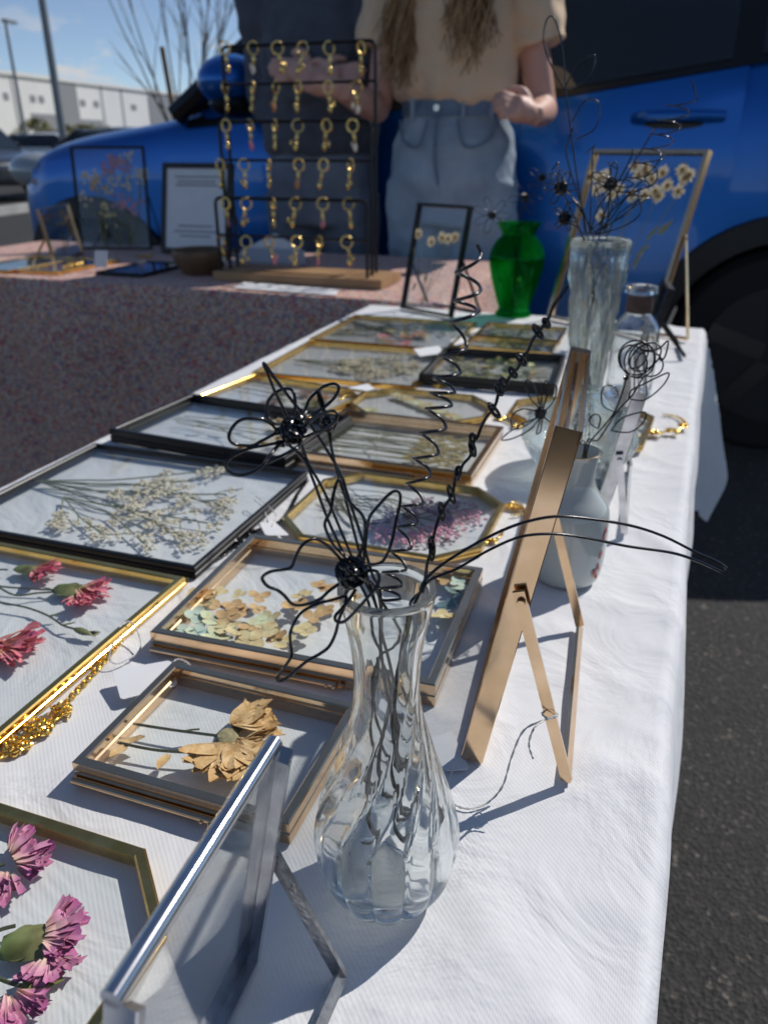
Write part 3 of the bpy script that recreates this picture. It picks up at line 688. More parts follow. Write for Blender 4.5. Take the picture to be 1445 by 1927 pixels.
def flat_frame(label, cx, cy, w, d, rot=0, th=.008, rw=.006, mat='gold', shape=None, hinge=False, cut=.03, zb=None, group=FG, base=None):
    z = (TZ if base is None else base) + .0006
    R = Matrix.Rotation(radians(rot), 3, 'Z'); ex, ey, ez = R @ V((1, 0, 0)), R @ V((0, 1, 0)), V((0, 0, 1))
    O = V((cx, cy, z)); F = Flat(); F.root = thing('picture_frame', label, 'frame', O, group)
    poly = {None: lambda: rectpoly(w, d), 'oct': lambda: octpoly(w, d, cut), 'hex': lambda: hexpoly(w, d, cut)}[shape]()
    if th > .011:      # deep box frame of two hinged leaves
        prof = [(0, .0), (0, th * .42), (.0009, th * .47), (.0009, th * .52), (0, th * .57), (0, th - .0008), (.0008, th), (rw - .0008, th), (rw, th - .0008), (rw, th * .75), (rw - .0012, th * .7), (rw - .0012, th * .5), (rw, th * .45), (rw, .0)]
    else:              # slim rounded channel with a groove
        prof = [(.0006, 0), (0, .0012), (0, th * .40), (.0012, th * .5), (0, th * .6), (0, th - .001), (.001, th), (rw - .001, th), (rw, th - .001), (rw, .0)]
    frame_rails(F.root, O, ex, ey, ez, poly, prof, mat)
    ip = inset_poly(poly, rw - .0011); zc = th * .48; F.zc = zc
    slab(F.root, O, ex, ey, ez, ip, zc - .0026, zc - .0012, 'pane', 'glass_pane')
    slab(F.root, O, ex, ey, ez, ip, zc + .0012, zc + .0026, 'pane', 'glass_pane')
    F.O, F.ex, F.ey, F.ez, F.w, F.d, F.rw = O, ex, ey, ez, w, d, rw
    def loc(u, v, h=0.0): return O + ex * (u * (w / 2 - rw)) + ey * (v * (d / 2 - rw)) + ez * (zc + h)
    F.loc = loc
    def at(px, py, h=0.0): return T(px, py, 0, z + zc + h)
    F.at = at
    if hinge:
        y = -d / 2 - .0024
        a, b = O + ex * (-w / 2 + .001) + ey * y + ez * .0032, O + ex * (w * .18) + ey * y + ez * .0032
        hb = MB().tube([a, b], .0024, 10).build('hinge_bar', mat, F.root)
        MB().tube([b + ex * .0016, b + ex * .0046], .0019, 8).build('hinge_pin', mat, hb)
        MB().ball(b + ex * -.006 - ey * .0024, .0013, 8, 6).build('hinge_pin', mat, hb)
        MB().ball(b + ex * -.001 - ey * .0026, .0015, 8, 6).build('hinge_pin', mat, hb)
    return F
UP = V((0, 0, 1))
def stems(F, paths, r, mat='stem', name='stem', parent=None, n=5):
    b = MB()
    for p in paths:
        q = cr(p, 5); b.tube(q, r, n)
    return b.build(name, mat, parent or F.root)
def floret(c, r, nr=UP, n=4, rot=0, wd=1.05, curl=None, tone=(0, 1), th=.00025):
    b = MB()
    X = nr.orthogonal().normalized(); Y = nr.cross(X)
    for k in range(n):
        a = rot + 2 * pi * k / n + ru(-.12, .12); d = X * cos(a) + Y * sin(a)
        b.petal(c + d * r * .06, d, nr, r * ru(.85, 1.1), r * wd * ru(.85, 1.1), curl=(r * .12 if curl is None else curl) * ru(.3, 1.3), tip=.25, seg=6, tone=tone, th=th, wav=r * .03)
    return b
def daisy(parent, c, r, nr=UP, n=11, name='blossom', mat='daisy', wd=.36):
    o = floret(c, r, nr, n, ru(0, 6), wd, tone=(.15, 1), th=0).build(name, mat, parent)
    MB().ball(c + nr * r * .06, r * .30, 8, 6, .15).build('flower_eye', 'daisy_eye', o); return o
def carnation(parent, o, d, L, wd, mat, cal=True, nr=UP, spread=1.0, npet=26):
    d = V(d).normalized(); sd = nr.cross(d).normalized(); b = MB()
    for k in range(npet * 2):
        a = ru(-1, 1) * .95 * spread; q = (d * cos(a) + sd * sin(a) + nr * ru(-.02, .16)); ln = L * ru(.45, 1.0) * (1 - .25 * abs(a))
        b.petal(o + sd * sin(a) * wd * .22 + nr * (ru(-.0012, .0022) + .001 * (k / npet)), q, nr + sd * ru(-.5, .5) + d * ru(-.4, .4), ln, wd * ru(.07, .19), curl=ru(-.12, .2) * ln, jag=1, seg=5, tone=(ru(.0, .25), ru(.75, 1.05)), wav=ln * ru(.02, .08), th=.00018)
    bl = b.build('blossom', mat, parent)
    if cal:
        c0 = o - d * L * .95; rings = []; N = 10; ts = []
        for i in range(9):
            t = i / 8; rr = wd * (.09 + .17 * sin(pi * min(1, .15 + t * .62)))
            rings.append([c0 + d * (L * 1.15 * t) + sd * rr * cos(2 * pi * k / N) * (1 + .08 * (k % 2)) + nr * rr * .32 * sin(2 * pi * k / N) for k in range(N)]); ts.append(t)
        cb = MB().loft(rings, tone=ts)
        for s_ in (-1, 0, 1): cb.petal(c0 + d * L * .15 + sd * s_ * wd * .1, d + sd * s_ * .5, nr, L * .5, wd * .2, curl=L * .05, tone=(.2, .9))
        cb.build('calyx', 'calyx', parent)
    return bl
def spray(F, root, tips_f, mat_fl, size, n_br, seed, rs=.0005, mat_st='stem', dens=9, sway=.25, tmin=.62):
    """a branching dried spray: stem strands from root to tips with floret clusters (florets too small to pick apart)"""
    random.seed(seed); sb = MB(); fb = MB()
    for tip in tips_f:
        mid = root.lerp(tip, .5) + (F.ey * ru(-1, 1)) * (tip - root).length * sway * .4
        main = cr([root, root.lerp(mid, .6), mid, tip], 6); sb.tube(main, rs * 1.3, 5)
        for k in range(n_br):
            t = ru(tmin, 1.0); p0 = main[int(t * (len(main) - 1))]; dv = (tip - root).normalized() * ru(.4, 1) + F.ey * ru(-.8, .8)
            p1 = p0 + dv * (tip - root).length * ru(.06, .17); sb.tube(cr([p0, p0.lerp(p1, .5) + F.ey * ru(-.004, .004), p1], 3), rs * .8, 4)
            for _ in range(dens):
                q = p1 + F.ex * ru(-1, 1) * size * 3.2 + F.ey * ru(-1, 1) * size * 3.2 + UP * ru(-.0006, .0006)
                if rnd() < .5: sb.tube([p1, q], rs * .5, 3)
                fb.ball(q, (size * ru(.6, 1.2), size * ru(.6, 1.2), size * .45), 5, 4, .5)
    s_ = sb.build('stem', mat_st, F.root); f_ = fb.build('florets', mat_fl, F.root); tag(f_, kind='stuff'); return s_

# F1: brass octagon, purple carnations, front left
F = flat_frame('brass octagonal frame with purple carnations, in the front left corner', -.273, .142, .214, .158, 0, .008, .006, 'brass', 'oct', cut=.034)
random.seed(3)
st = stems(F, [[F.at(-60, 1690), F.at(-20, 1640), F.at(10, 1625)], [F.at(-40, 1770), F.at(0, 1750), F.at(30, 1742)], [F.at(-30, 1830), F.at(20, 1850), F.at(50, 1856)], [F.at(-60, 1900), F.at(0, 1905)]], .0009, 'stem_dark')
ey = F.ey; ex = F.ex
carnation(F.root, F.at(28, 1622), ex * .5 + ey * .9, .019, .034, 'carnation_purple', False, npet=34, spread=1.25)
carnation(F.root, F.at(8, 1650), ex * .2 - ey * .8, .017, .028, 'carnation_purple', False, npet=24)
carnation(F.root, F.at(88, 1768), ex * .9 + ey * .55, .019, .032, 'carnation_purple', True, npet=40, spread=1.1)
carnation(F.root, F.at(95, 1815), ex * .6 - ey * .9, .013, .03, 'carnation_purple', False, npet=26, spread=1.3)
carnation(F.root, F.at(20, 1885), ex * .5 - ey * .4, .018, .028, 'carnation_purple', False, npet=30)
b = MB()
for k in range(9): b.petal(F.at(55, 1848, .0005), ex * ru(.2, 1) + ey * ru(-1, .6), UP, ru(.008, .015), .006, curl=.001, wav=.0006, tone=(0, 0))
b.build('leaf', 'leaf', F.root)

# F2: slim gold frame, pink carnations
F = flat_frame('slim bright gold frame with four pink carnations and a green bud, at the left edge', -.4675, .334, .285, .238, 0, .009, .006, 'gold')
random.seed(11)
stems(F, [[F.at(-120, 1060), F.at(-30, 1070), F.at(15, 1072)], [F.at(-60, 1092), F.at(0, 1103), F.at(60, 1108), F.at(105, 1110)], [F.at(0, 1106), F.at(30, 1120), F.at(70, 1116), F.at(100, 1114)], [F.at(-40, 1122), F.at(0, 1133), F.at(50, 1143), F.at(90, 1158), F.at(118, 1176), F.at(140, 1183)], [F.at(-60, 1205), F.at(-5, 1196)]], .0008, 'stem_dark')
ex, ey = F.ex, F.ey
carnation(F.root, F.at(70, 1076), ex, .021, .025, 'carnation_pink')
carnation(F.root, F.at(155, 1114), ex + ey * .1, .024, .034, 'carnation_pink', npet=34)
carnation(F.root, F.at(150, 1128), ex * .7 - ey * .7, .016, .022, 'carnation_pink', False)
carnation(F.root, F.at(10, 1222), ex * .9 + ey * .4, .028, .034, 'carnation_pink', False, npet=36)
carnation(F.root, F.at(-40, 1222), ex * .9 - ey * .3, .03, .034, 'carnation_pink', npet=30)
random.seed(4); b = MB(); c0 = F.at(140, 1183); rings = []
for i in range(8):
    t = i / 7; r_ = .0034 * sin(pi * min(.93, .12 + t * .82)); rings.append([c0 + (ex * .97 - ey * .12) * .017 * t + ey * r_ * cos(2 * pi * k / 8) + UP * r_ * .5 * sin(2 * pi * k / 8) for k in range(8)])
b.loft(rings, tone=[i / 8 for i in range(8)])
for s_ in (-.3, 0, .3): b.petal(c0 + ex * .012, ex + ey * s_, UP, .009, .003, tone=(.3, .9))
b.build('bud', 'calyx', F.root)
for px, py in ((60, 1146), (92, 1159), (118, 1176), (85, 1106)):
    MB().petal(F.at(px, py), ex * ru(.4, 1) + ey * ru(-.2, .8), UP, .009, .002, curl=.001).build('leaf', 'leaf_dark', F.root)

# F3: black frame with baby's breath
F = flat_frame("wide black frame with a branching spray of cream baby's breath, behind the pink carnations", -.4555, .5735, .262, .218, .4, .010, .0055, 'black_metal')
tips = [F.at(410, 884), F.at(360, 905), F.at(425, 930), F.at(425, 955), F.at(395, 985), F.at(345, 1010), F.at(285, 1035), F.at(200, 1010), F.at(110, 990), F.at(300, 925)]
spray(F, F.at(70, 905), tips[:6] + tips[9:], 'cream', .0022, 9, 21, .0006, dens=9, tmin=.70)
spray(F, F.at(120, 935), tips[5:9], 'cream', .0022, 7, 23, .0006, dens=8, tmin=.6)
# F4 black box frame, daisies
F = flat_frame('thick black box frame with five small tan daisies, second black frame on the left', -.467, .782, .236, .158, -4.5, .016, .006, 'black_metal')
random.seed(5)
stems(F, [[F.loc(-.75, .2), F.loc(-.2, .35), F.loc(.55, .55)], [F.loc(-.8, .0), F.loc(-.1, .0), F.loc(.6, -.1)], [F.loc(-.7, -.1), F.loc(.1, -.2), F.loc(.55, -.42)], [F.loc(-.8, .1), F.loc(.1, .12), F.loc(.62, .2)], [F.loc(-.6, .1), F.loc(-.1, -.1), F.loc(.4, -.72)]], .0006)
for u, v_ in ((.35, .55), (.66, .18), (.62, -.16), (.55, -.45), (.42, -.75)): daisy(F.root, F.loc(u, v_, .001), .0115)
for u, v_ in ((-.4, .3), (-.2, -.05), (-.05, .2), (-.45, -.2)): MB().petal(F.loc(u, v_), ex * ru(.4, 1) + ey * ru(-1, 1), UP, .018, .005, wav=.001).build('leaf', 'leaf', F.root)
# F5 slim gold, brown blooms, tilted
F = flat_frame('small gold frame with dark dried blossoms, just beyond the thick black box frame', -.477, .932, .195, .135, -9, .008, .005, 'gold')
random.seed(6)
stems(F, [[F.loc(-.9, .5), F.loc(0, .35), F.loc(.6, .3)], [F.loc(-.9, .1), F.loc(0, .1), F.loc(.2, -.5)], [F.loc(-.9, -.1), F.loc(.6, -.2)]], .0006)
for u, v_, m_, r_ in ((.55, .25, 'brown_bloom', .019), (.62, -.15, 'leaf_dark', .015), (.05, -.55, 'dark_bloom', .016), (.2, .5, 'dark_bloom', .012), (-.1, .1, 'leaf_dark', .012)):
    floret(F.loc(u, v_), r_, n=9, wd=.6).build('blossom', m_, F.root)
# F6 gold, cream yarrow
F = flat_frame('slim gold frame with a fan of cream yarrow, sixth in the left row', -.448, 1.1335, .252, .222, 1.5, .008, .005, 'gold')
spray(F, F.loc(-.85, -.1), [F.loc(.25 + .55 * cos(a) , .62 * sin(a) + .02) for a in (1.2, .8, .4, .1, -.2, -.5, -.85, -1.2)], 'cream', .0024, 12, 31, .0005, dens=8)
# F7 gold, red flowers
F = flat_frame('slim gold frame with small red and green blossoms, farthest in the left row', -.4605, 1.3695, .249, .23, 1, .008, .005, 'gold')
random.seed(8)
stems(F, [[F.loc(-.9, ru(-.6, .7)), F.loc(-.2, ru(-.6, .6)), F.loc(ru(.1, .6), ru(-.8, .6))] for _ in range(14)], .0006, 'stem_dark')
for k in range(12): floret(F.loc(ru(-.15, .55), ru(-.8, .1)), ru(.008, .014), n=6, wd=.7).build('blossom', random.choice(['red_bloom', 'carnation_pink', 'leaf', 'hyd_cream']), F.root)
for k in range(9): MB().petal(F.loc(ru(-.3, .7), ru(-.2, .8)), ex * ru(-.2, 1) + ey * ru(-1, 1), UP, ru(.015, .03), .008, wav=.001).build('leaf', random.choice(['leaf', 'leaf_dark']), F.root)

# G1 hinged champagne frame, big tan flower
F = flat_frame('small hinged gold box frame with one large tan flower, beside the bud vase', -.203, .3005, .129, .097, 0, .014, .0058, 'champagne', hinge=True)
random.seed(9); ex, ey = F.ex, F.ey
stems(F, [[F.at(252, 1362), F.at(330, 1374), F.at(415, 1385)], [F.at(222, 1397), F.at(300, 1412), F.at(405, 1417)]], .0009, 'stem_dark')
stems(F, [[F.at(345, 1376), F.at(362, 1373), F.at(376, 1372)]], .0006, 'leaf_dark')
fl = F.root
c = F.at(432, 1388, .001)
for nm, cc, dirs, L_ in (('blossom', F.at(440, 1368, .001), [(-.05, 1), (.2, 1), (.4, .95), (.6, .85), (.78, .65), (.92, .45), (1, .2), (.6, .5), (.9, .05)], .024), ('blossom', F.at(436, 1408, .001), [(-.25, -1), (0, -1), (.2, -1), (.4, -.95), (.6, -.85), (.75, -.7), (.9, -.45), (-.5, -.8), (-.65, -.55), (.98, -.1), (.6, -.3)], .026)):
    b = MB()
    for dx, dy in dirs:
        d = ex * dx + ey * dy
        for k in range(3):
            d2 = d + ex * ru(-.12, .12) + ey * ru(-.12, .12)
            b.petal(cc + UP * (ru(0, .0018)), d2, UP + ex * ru(-.3, .3) + ey * ru(-.3, .3), L_ * ru(.8, 1.12), L_ * ru(.32, .5), curl=ru(-.0006, .003), jag=rnd() < .5, seg=6, wav=ru(.0004, .0011), tone=(0, 1))
    b.build(nm, 'tan_petal', fl)
b = MB()
for k in range(26):
    a = ru(-1.5, 1.6); d = ex * cos(a) + ey * sin(a); b.petal(F.at(448, 1392, ru(0, .002)), d, UP + ex * ru(-.3, .3) + ey * ru(-.3, .3), ru(.012, .026), ru(.006, .010), curl=ru(-.0006, .003), jag=rnd() < .6, seg=6, wav=ru(.0004, .0011), tone=(0, 1))
b.build('blossom', 'tan_petal', fl)
MB().ball(F.at(428, 1388, .0015), (.0065, .0075, .0026), 14, 8, .35).build('flower_eye', 'seed_head', fl)
for p0, d in (((240, 1400), (-.1, -1)), ((318, 1418), (.15, -1)), ((228, 1395), (.5, .25))):
    MB().petal(F.at(*p0), ex * d[0] + ey * d[1], UP, .0135, .0058, curl=.001, wav=.0008, tone=(.4, .8)).build('leaf', 'tan_petal', fl)
# G2 hinged champagne frame, hydrangea
F = flat_frame('hinged gold box frame with tan and pale green hydrangea florets, behind the bud vase', -.203, .4515, .199, .155, 2.2, .016, .0062, 'champagne', hinge=True)
random.seed(10)
HP = [(368, 1118, 'c'), (390, 1133, 'c'), (415, 1112, 'c'), (450, 1117, 'c'), (408, 1140, 't'), (440, 1140, 't'), (372, 1158, 'b'), (400, 1165, 'g'), (345, 1186, 'b'), (408, 1196, 'g'), (372, 1190, 'b'), (430, 1160, 't'), (452, 1150, 't'), (425, 1180, 'c'), (488, 1123, 't'), (484, 1146, 't'), (490, 1170, 'g'), (508, 1162, 'c'), (470, 1205, 'c'), (520, 1195, 't'), (498, 1188, 'c'), (532, 1207, 'c'), (545, 1140, 't'), (568, 1120, 'c'), (565, 1140, 't'), (600, 1100, 't'), (615, 1108, 't'), (590, 1160, 't'), (575, 1186, 'c'), (612, 1150, 't'), (632, 1130, 't'), (445, 1190, 'c'), (395, 1120, 't'), (470, 1180, 't'),
      (838, 1090, 't'), (862, 1096, 'b'), (852, 1112, 'k'), (868, 1128, 'k'), (840, 1140, 'k'), (835, 1158, 'c'), (870, 1108, 'b')]
HM = dict(c='hyd_cream', t='hyd_tan', g='hyd_green', b='hyd_blue', k='hyd_teal')
for px, py, k in HP:
    r_ = (.0098 if py > 1150 else .0075) * ru(.8, 1.15)
    o = floret(F.at(px, py, ru(-.0004, .0014)), r_, UP + V((ru(-.25, .25), ru(-.25, .25), 0)), random.choice((3, 4, 4)), ru(0, 6), 1.0).build('blossom', HM[k], F.root)
# G3 brass octagon, pink clusters
F = flat_frame('brass octagonal frame with pink and mauve flower clusters, in the middle row', -.2115, .628, .186, .158, 0, .008, .0055, 'brass', 'oct', cut=.032)
random.seed(12)
stems(F, [[F.loc(ru(-.95, -.7), ru(-.3, .75)), F.loc(-.2, ru(-.5, .6)), F.loc(ru(.05, .8), ru(-.75, .6))] for _ in range(18)], .00045, 'stem_dark')
for k in range(10):
    cu, cv = random.choice(((.15, -.55), (.0, -.4), (.3, -.65), (.55, .1), (.7, -.2), (.75, .2), (.5, -.35), (.6, .5), (.25, .35), (.05, .1))) if k > 9 else ((.15, -.6), (.0, -.42), (.3, -.62), (.55, .12), (.68, -.25), (.75, .2), (.5, -.4), (.62, .45), (.25, .4), (.08, .0))[k]
    b = MB()
    for _ in range(42):
        a, q = ru(0, 6.28), sqrt(rnd()) * .017; b.ball(F.loc(cu, cv, ru(-.0008, .0008)) + V((cos(a) * q, sin(a) * q, 0)), (ru(.0012, .0024), ru(.0012, .0024), .0011), 5, 4, .4)
    b.build('blossom', 'pink_bloom' if k in (0, 1, 2, 6, 4, 5) else 'mauve_bloom', F.root)
# G4 hinged champagne, grass
F = flat_frame('hinged gold box frame with feathery green grass heads, beyond the pink octagon', -.263, .798, .203, .158, 0, .015, .006, 'champagne', hinge=True)
random.seed(13)
stems(F, [[F.loc(-.9, -.6 + .13 * k), F.loc(-.3, -.5 + .12 * k + ru(-.12, .12)), F.loc(ru(.2, .5), -.55 + .12 * k)] for k in range(10)] + [[F.loc(-.35, -.1), F.loc(-.3, .2), F.loc(-.2, .35)], [F.loc(-.4, .0), F.loc(-.28, -.15), F.loc(-.22, -.3)]], .0007)
for k in range(9):
    b = MB(); y0 = -.6 + .14 * k
    for j in range(16):
        t = j / 15; b.petal(F.loc(.15 + .6 * t, y0 + ru(-.05, .05), ru(0, .001)), ex + ey * random.choice((-.6, .6)), UP, ru(.008, .015), .0035, curl=.0006, tone=(0, 0))
    b.build('grass_head', 'grass_head', F.root)
# G5 brass octagon, pale green florets
F = flat_frame('brass octagonal frame with pale green and yellow florets, behind the grass frame', -.286, .953, .184, .124, 0, .008, .0055, 'brass', 'oct', cut=.036)
random.seed(14)
for k in range(26):
    floret(F.loc(-.7 + 1.4 * ((k * .382) % 1), -.75 + 1.5 * ((k * .617 + .1) % 1)), ru(.0075, .0105), rot=ru(0, 6)).build('blossom', random.choice(['hyd_green', 'hyd_green', 'hyd_cream', 'hyd_blue', 'hyd_tan']), F.root)
# G6 black box, green leaves
F = flat_frame('black box frame with olive leaves, between the gold frames near the tall clear vase', -.232, 1.1575, .194, .176, 3, .016, .006, 'black_metal')
random.seed(15)
stems(F, [[F.loc(-.9, ru(-.8, .8)), F.loc(0, ru(-.8, .8)), F.loc(.9, ru(-.8, .8))] for _ in range(8)], .0007)
for k in range(34): MB().petal(F.loc(ru(-.9, .7), ru(-.85, .85), ru(-.0005, .001)), ex * ru(-.3, 1) + ey * ru(-1, 1), UP, ru(.018, .034), ru(.008, .013), curl=.001, wav=.001).build('leaf', random.choice(['leaf', 'leaf', 'leaf_dark', 'grass_head', 'hyd_green']), F.root)
# G7 two small gold frames
for lab, cy, d_, sd_ in (('small gold frame with brown and green leaves, nearer of two beside the green vase', 1.332, .084, 16), ('small gold frame with green leaves, right in front of the green vase', 1.4415, .118, 17)):
    F = flat_frame(lab, -.2445, cy, .152, d_, 1, .008, .005, 'gold'); random.seed(sd_)
    for k in range(18): MB().petal(F.loc(ru(-.85, .7), ru(-.8, .8), ru(-.0005, .001)), ex * ru(-.3, 1) + ey * ru(-1, 1), UP, ru(.014, .026), ru(.006, .01), curl=.001, wav=.001).build('leaf', random.choice(['leaf', 'leaf_dark', 'hyd_tan', 'brown_bloom'] if sd_ == 16 else ['leaf', 'leaf_dark', 'grass_head']), F.root)
# H1, H2 right side
F = flat_frame('brass octagonal frame with grey brown blossoms, left of the round base of the tall vase', -.112, .985, .120, .115, 0, .008, .005, 'brass', 'oct', cut=.03)
random.seed(18)
for k in range(9): floret(F.loc(ru(-.6, .6), ru(-.6, .6)), ru(.011, .016), n=7, wd=.6).build('blossom', random.choice(['brown_bloom', 'dark_bloom', 'leaf']), F.root)
F = flat_frame('brass octagonal frame with brown leaves, at the right table edge by the gold chain', -.0245, .945, .050, .145, -4, .008, .005, 'brass', 'oct', cut=.016)
for k in range(8): MB().petal(F.loc(ru(-.5, .3), ru(-.7, .7)), ex * ru(-.3, 1) + ey * ru(-1, 1), UP, .022, .009, wav=.001).build('leaf', random.choice(['brown_bloom', 'leaf_dark']), F.root)

# ------------------------------------------------------------------ standing frames
SG = 'glass frames standing on their own wire legs'
def standing(label, p0, dirv, w, h, lean, dep, rw, mat, foot=None, hinge_t=.5, leg_w=.006, top=None, tilt_away=1, group=SG, base=TZ, legmat=None, leg_reach=.055):
    """p0 near bottom corner of the front face, dirv along the bottom, leaning back to the right hand side of dirv (tilt_away=1)"""
    u = V((dirv[0], dirv[1], 0)).normalized(); bk = V((u.y, -u.x, 0)) * tilt_away
    up = (UP * cos(lean) + bk * sin(lean)); nb = (bk * cos(lean) - UP * sin(lean))
    S = Flat(); O = V((p0[0], p0[1], base + .0006 + dep * sin(lean))); S.root = thing('standing_frame', label, 'frame', (O.x, O.y, base), group)
    ex, ey, ez = u, up, nb
    poly = [(0, 0), (w, 0), (w, h), (0, h)] if tilt_away > 0 else [(0, 0), (w, 0), (w, h), (0, h)]
    prof = [(0, .0005), (0, dep - .0005), (.0005, dep), (rw, dep), (rw, dep * .55), (rw * .45, dep * .55), (rw * .45, dep * .35), (rw, dep * .35), (rw, 0), (.0005, 0)]
    rails = frame_rails(S.root, O, ex, ey, ez, poly, prof, mat)
    if top:            # the top is an open slot where the glass slides in
        bpy.data.objects.remove(rails[2])
        if top == 'tube': MB().tube([O + ey * h + ez * .0025, O + ex * w + ey * h + ez * .0025], .0032, 12).build('top_lip', mat, S.root)
        else:
            for e0, e1 in ((0, .0012), (dep - .0012, dep)): MB().obox(O + ey * (h - .007) + ez * e0, ex * w, ey * .007, ez * (e1 - e0)).build('top_lip', mat, S.root, smooth=False)
            MB().obox(O + ex * (w - .012) + ey * (h - .007) + ez * .0013, ex * .012, ey * .0072, ez * (dep - .0026)).build('corner_cap', mat, S.root, smooth=False)
    ip = [(rw * .5, rw * .5), (w - rw * .5, rw * .5), (w - rw * .5, h - rw * .5), (rw * .5, h - rw * .5)]
    slab(S.root, O, ex, ey, ez, ip, dep * .37, dep * .37 + .0012, 'pane', 'glass_pane')
    slab(S.root, O, ex, ey, ez, ip, dep * .53 - .0012, dep * .53, 'pane', 'glass_pane')
    def loc(a, b_, d=.45): return O + ex * (w * a) + ey * (h * b_) + ez * (dep * d)
    S.loc = loc; S.ex, S.ey, S.ez = ex, ey, ez
    # U-shaped wire leg hinged on both side rails
    H0 = loc(0, hinge_t, .6) - ex * (leg_w * .35 + .0012); H1 = loc(1, hinge_t, .6) + ex * (leg_w * .35 + .0012)
    if foot is None:
        q = bk * (leg_reach + sin(lean) * h * hinge_t); f0 = V((H0.x, H0.y, 0)) + bk * leg_reach; f1 = V((H1.x, H1.y, 0)) + bk * leg_reach
    else: f0, f1 = foot
    f0 = V((f0.x, f0.y, base + .0022)); f1 = V((f1.x, f1.y, base + .0022))
    lm = legmat or mat; lb = MB()
    lb.bar([H0 + (H0 - f0).normalized() * .006, f0], .0022, leg_w, u); lb.bar([f0, f1], .0022, leg_w, bk + UP * .6); lb.bar([f1, H1 + (H1 - f1).normalized() * .006], .0022, leg_w, u)
    L_ = lb.build('stand_leg', lm, S.root, smooth=False)
    for q, s_ in ((H0, -1), (H1, 1)):
        MB().tube([q - u * .002 * -s_, q + u * .0035 * s_], .0022, 10).build('hinge_pin', lm, L_)
    S.f0, S.f1, S.H0, S.H1 = f0, f1, H0, H1
    return S
# steel frame in the foreground: its far end stands at the photo's bottom centre and it runs towards the viewer
S1 = standing('silver standing frame in the very front, left of the bud vase', (-.1300, .095), (-.04, 1), .0975, .1225, radians(10.2), .010, .004, 'steel', foot=(V((-.090, .100, 0)), V((-.0885, .1965, 0))), hinge_t=.52, legmat='solder', top='tube')
# champagne frame at the right
pb = T(866, 1432); S2 = standing('tall gold standing frame seen edge-on, right of the bud vase', (pb.x, pb.y), (-.085, .997), .158, .202, radians(9.8), .0125, .006, 'champagne', foot=(T(1065, 1472), T(1090, 1182)), hinge_t=.55, top='slot')
# second steel frame behind the white vase
pb = T(1104, 1003); S3 = standing('silver standing frame partly hidden behind the white ceramic vase', (pb.x, pb.y), (-.06, .997), .150, .132, radians(10), .0115, .005, 'steel', foot=(T(1174, 1006), T(1184, 880)), hinge_t=.55, top='slot')
# black standing frame with daisies
a, b_ = T(752, 583), T(846, 601); d = b_ - a
tl = PV(a, 780, 385)
S4 = standing('narrow black standing frame with five pressed daisies, left of the green vase', (a.x, a.y), (d.x, d.y), d.length, .212, radians(13), .012, .006, 'black_metal', tilt_away=-1, leg_reach=.06)
random.seed(32)
for px, py in ((788, 440), (812, 455), (832, 447), (844, 449), (856, 447)):
    c = PN(px, py, S4.loc(.5, .5), S4.ez); daisy(S4.root, c, .0115, -S4.ez, name='blossom')
    MB().tube(cr([c, c.lerp(S4.loc(.45, .1), .5) + S4.ex * ru(-.006, .006), S4.loc(.35 + .1 * rnd(), .08)], 5), .0006, 5).build('stem', 'stem', S4.root)
for px, py in ((800, 530), (775, 545), (780, 480), (790, 520)): MB().petal(PN(px, py, S4.loc(.5, .5), S4.ez), S4.ey + S4.ex * ru(-1, 1), S4.ez, .018, .006, wav=.001).build('leaf', 'leaf_dark', S4.root)
# big champagne frame with many daisies
a, b_ = T(1026, 602), T(1222, 642); d = b_ - a
S5 = standing('large gold standing frame with many pressed daisies, at the far right table corner', (a.x, a.y), (d.x, d.y), d.length, .318, radians(17), .015, .007, 'champagne', tilt_away=-1, hinge_t=.55, foot=(T(1085, 606), T(1293, 640)))
random.seed(33)
for zx, zy in ((365, 1080), (408, 1095), (445, 1075), (395, 1160), (452, 1140), (485, 1195), (535, 1160), (615, 1195), (632, 1015), (695, 1025), (655, 1070), (705, 1060), (735, 1095), (690, 1190), (800, 1055), (755, 1170), (775, 1200), (828, 1135), (895, 1170), (920, 1040), (965, 1070), (935, 1090), (425, 1320)):
    c = PN(1000 + zx / 3.247, zy / 3.247, S5.loc(.5, .5), S5.ez); daisy(S5.root, c, .0125, -S5.ez)
for zx in (400, 480, 620, 640, 760, 880):
    c = PN(1000 + zx / 3.247, 1210 / 3.247, S5.loc(.5, .5), S5.ez); MB().tube(cr([c, c.lerp(S5.loc(.5, .15), .5) + S5.ex * ru(-.01, .01), S5.loc(.4 + .2 * rnd(), .06)], 5), .0007, 5).build('stem', 'stem', S5.root)
for zx, zy in ((640, 1560), (700, 1470), (760, 1430), (620, 1640), (790, 1430)): MB().petal(PN(1000 + zx / 3.247, zy / 3.247, S5.loc(.5, .5), S5.ez), S5.ey + S5.ex * ru(-1, 1), S5.ez, .03, .007, wav=.002).build('leaf', 'leaf', S5.root)
# small black standing frame behind the bottle
a = T(1212, 668); S6 = standing('small black standing frame seen edge-on beside the clear bottle', (a.x, a.y), (-.12, .99), .085, .108, radians(12), .011, .005, 'black_metal', leg_reach=.045)
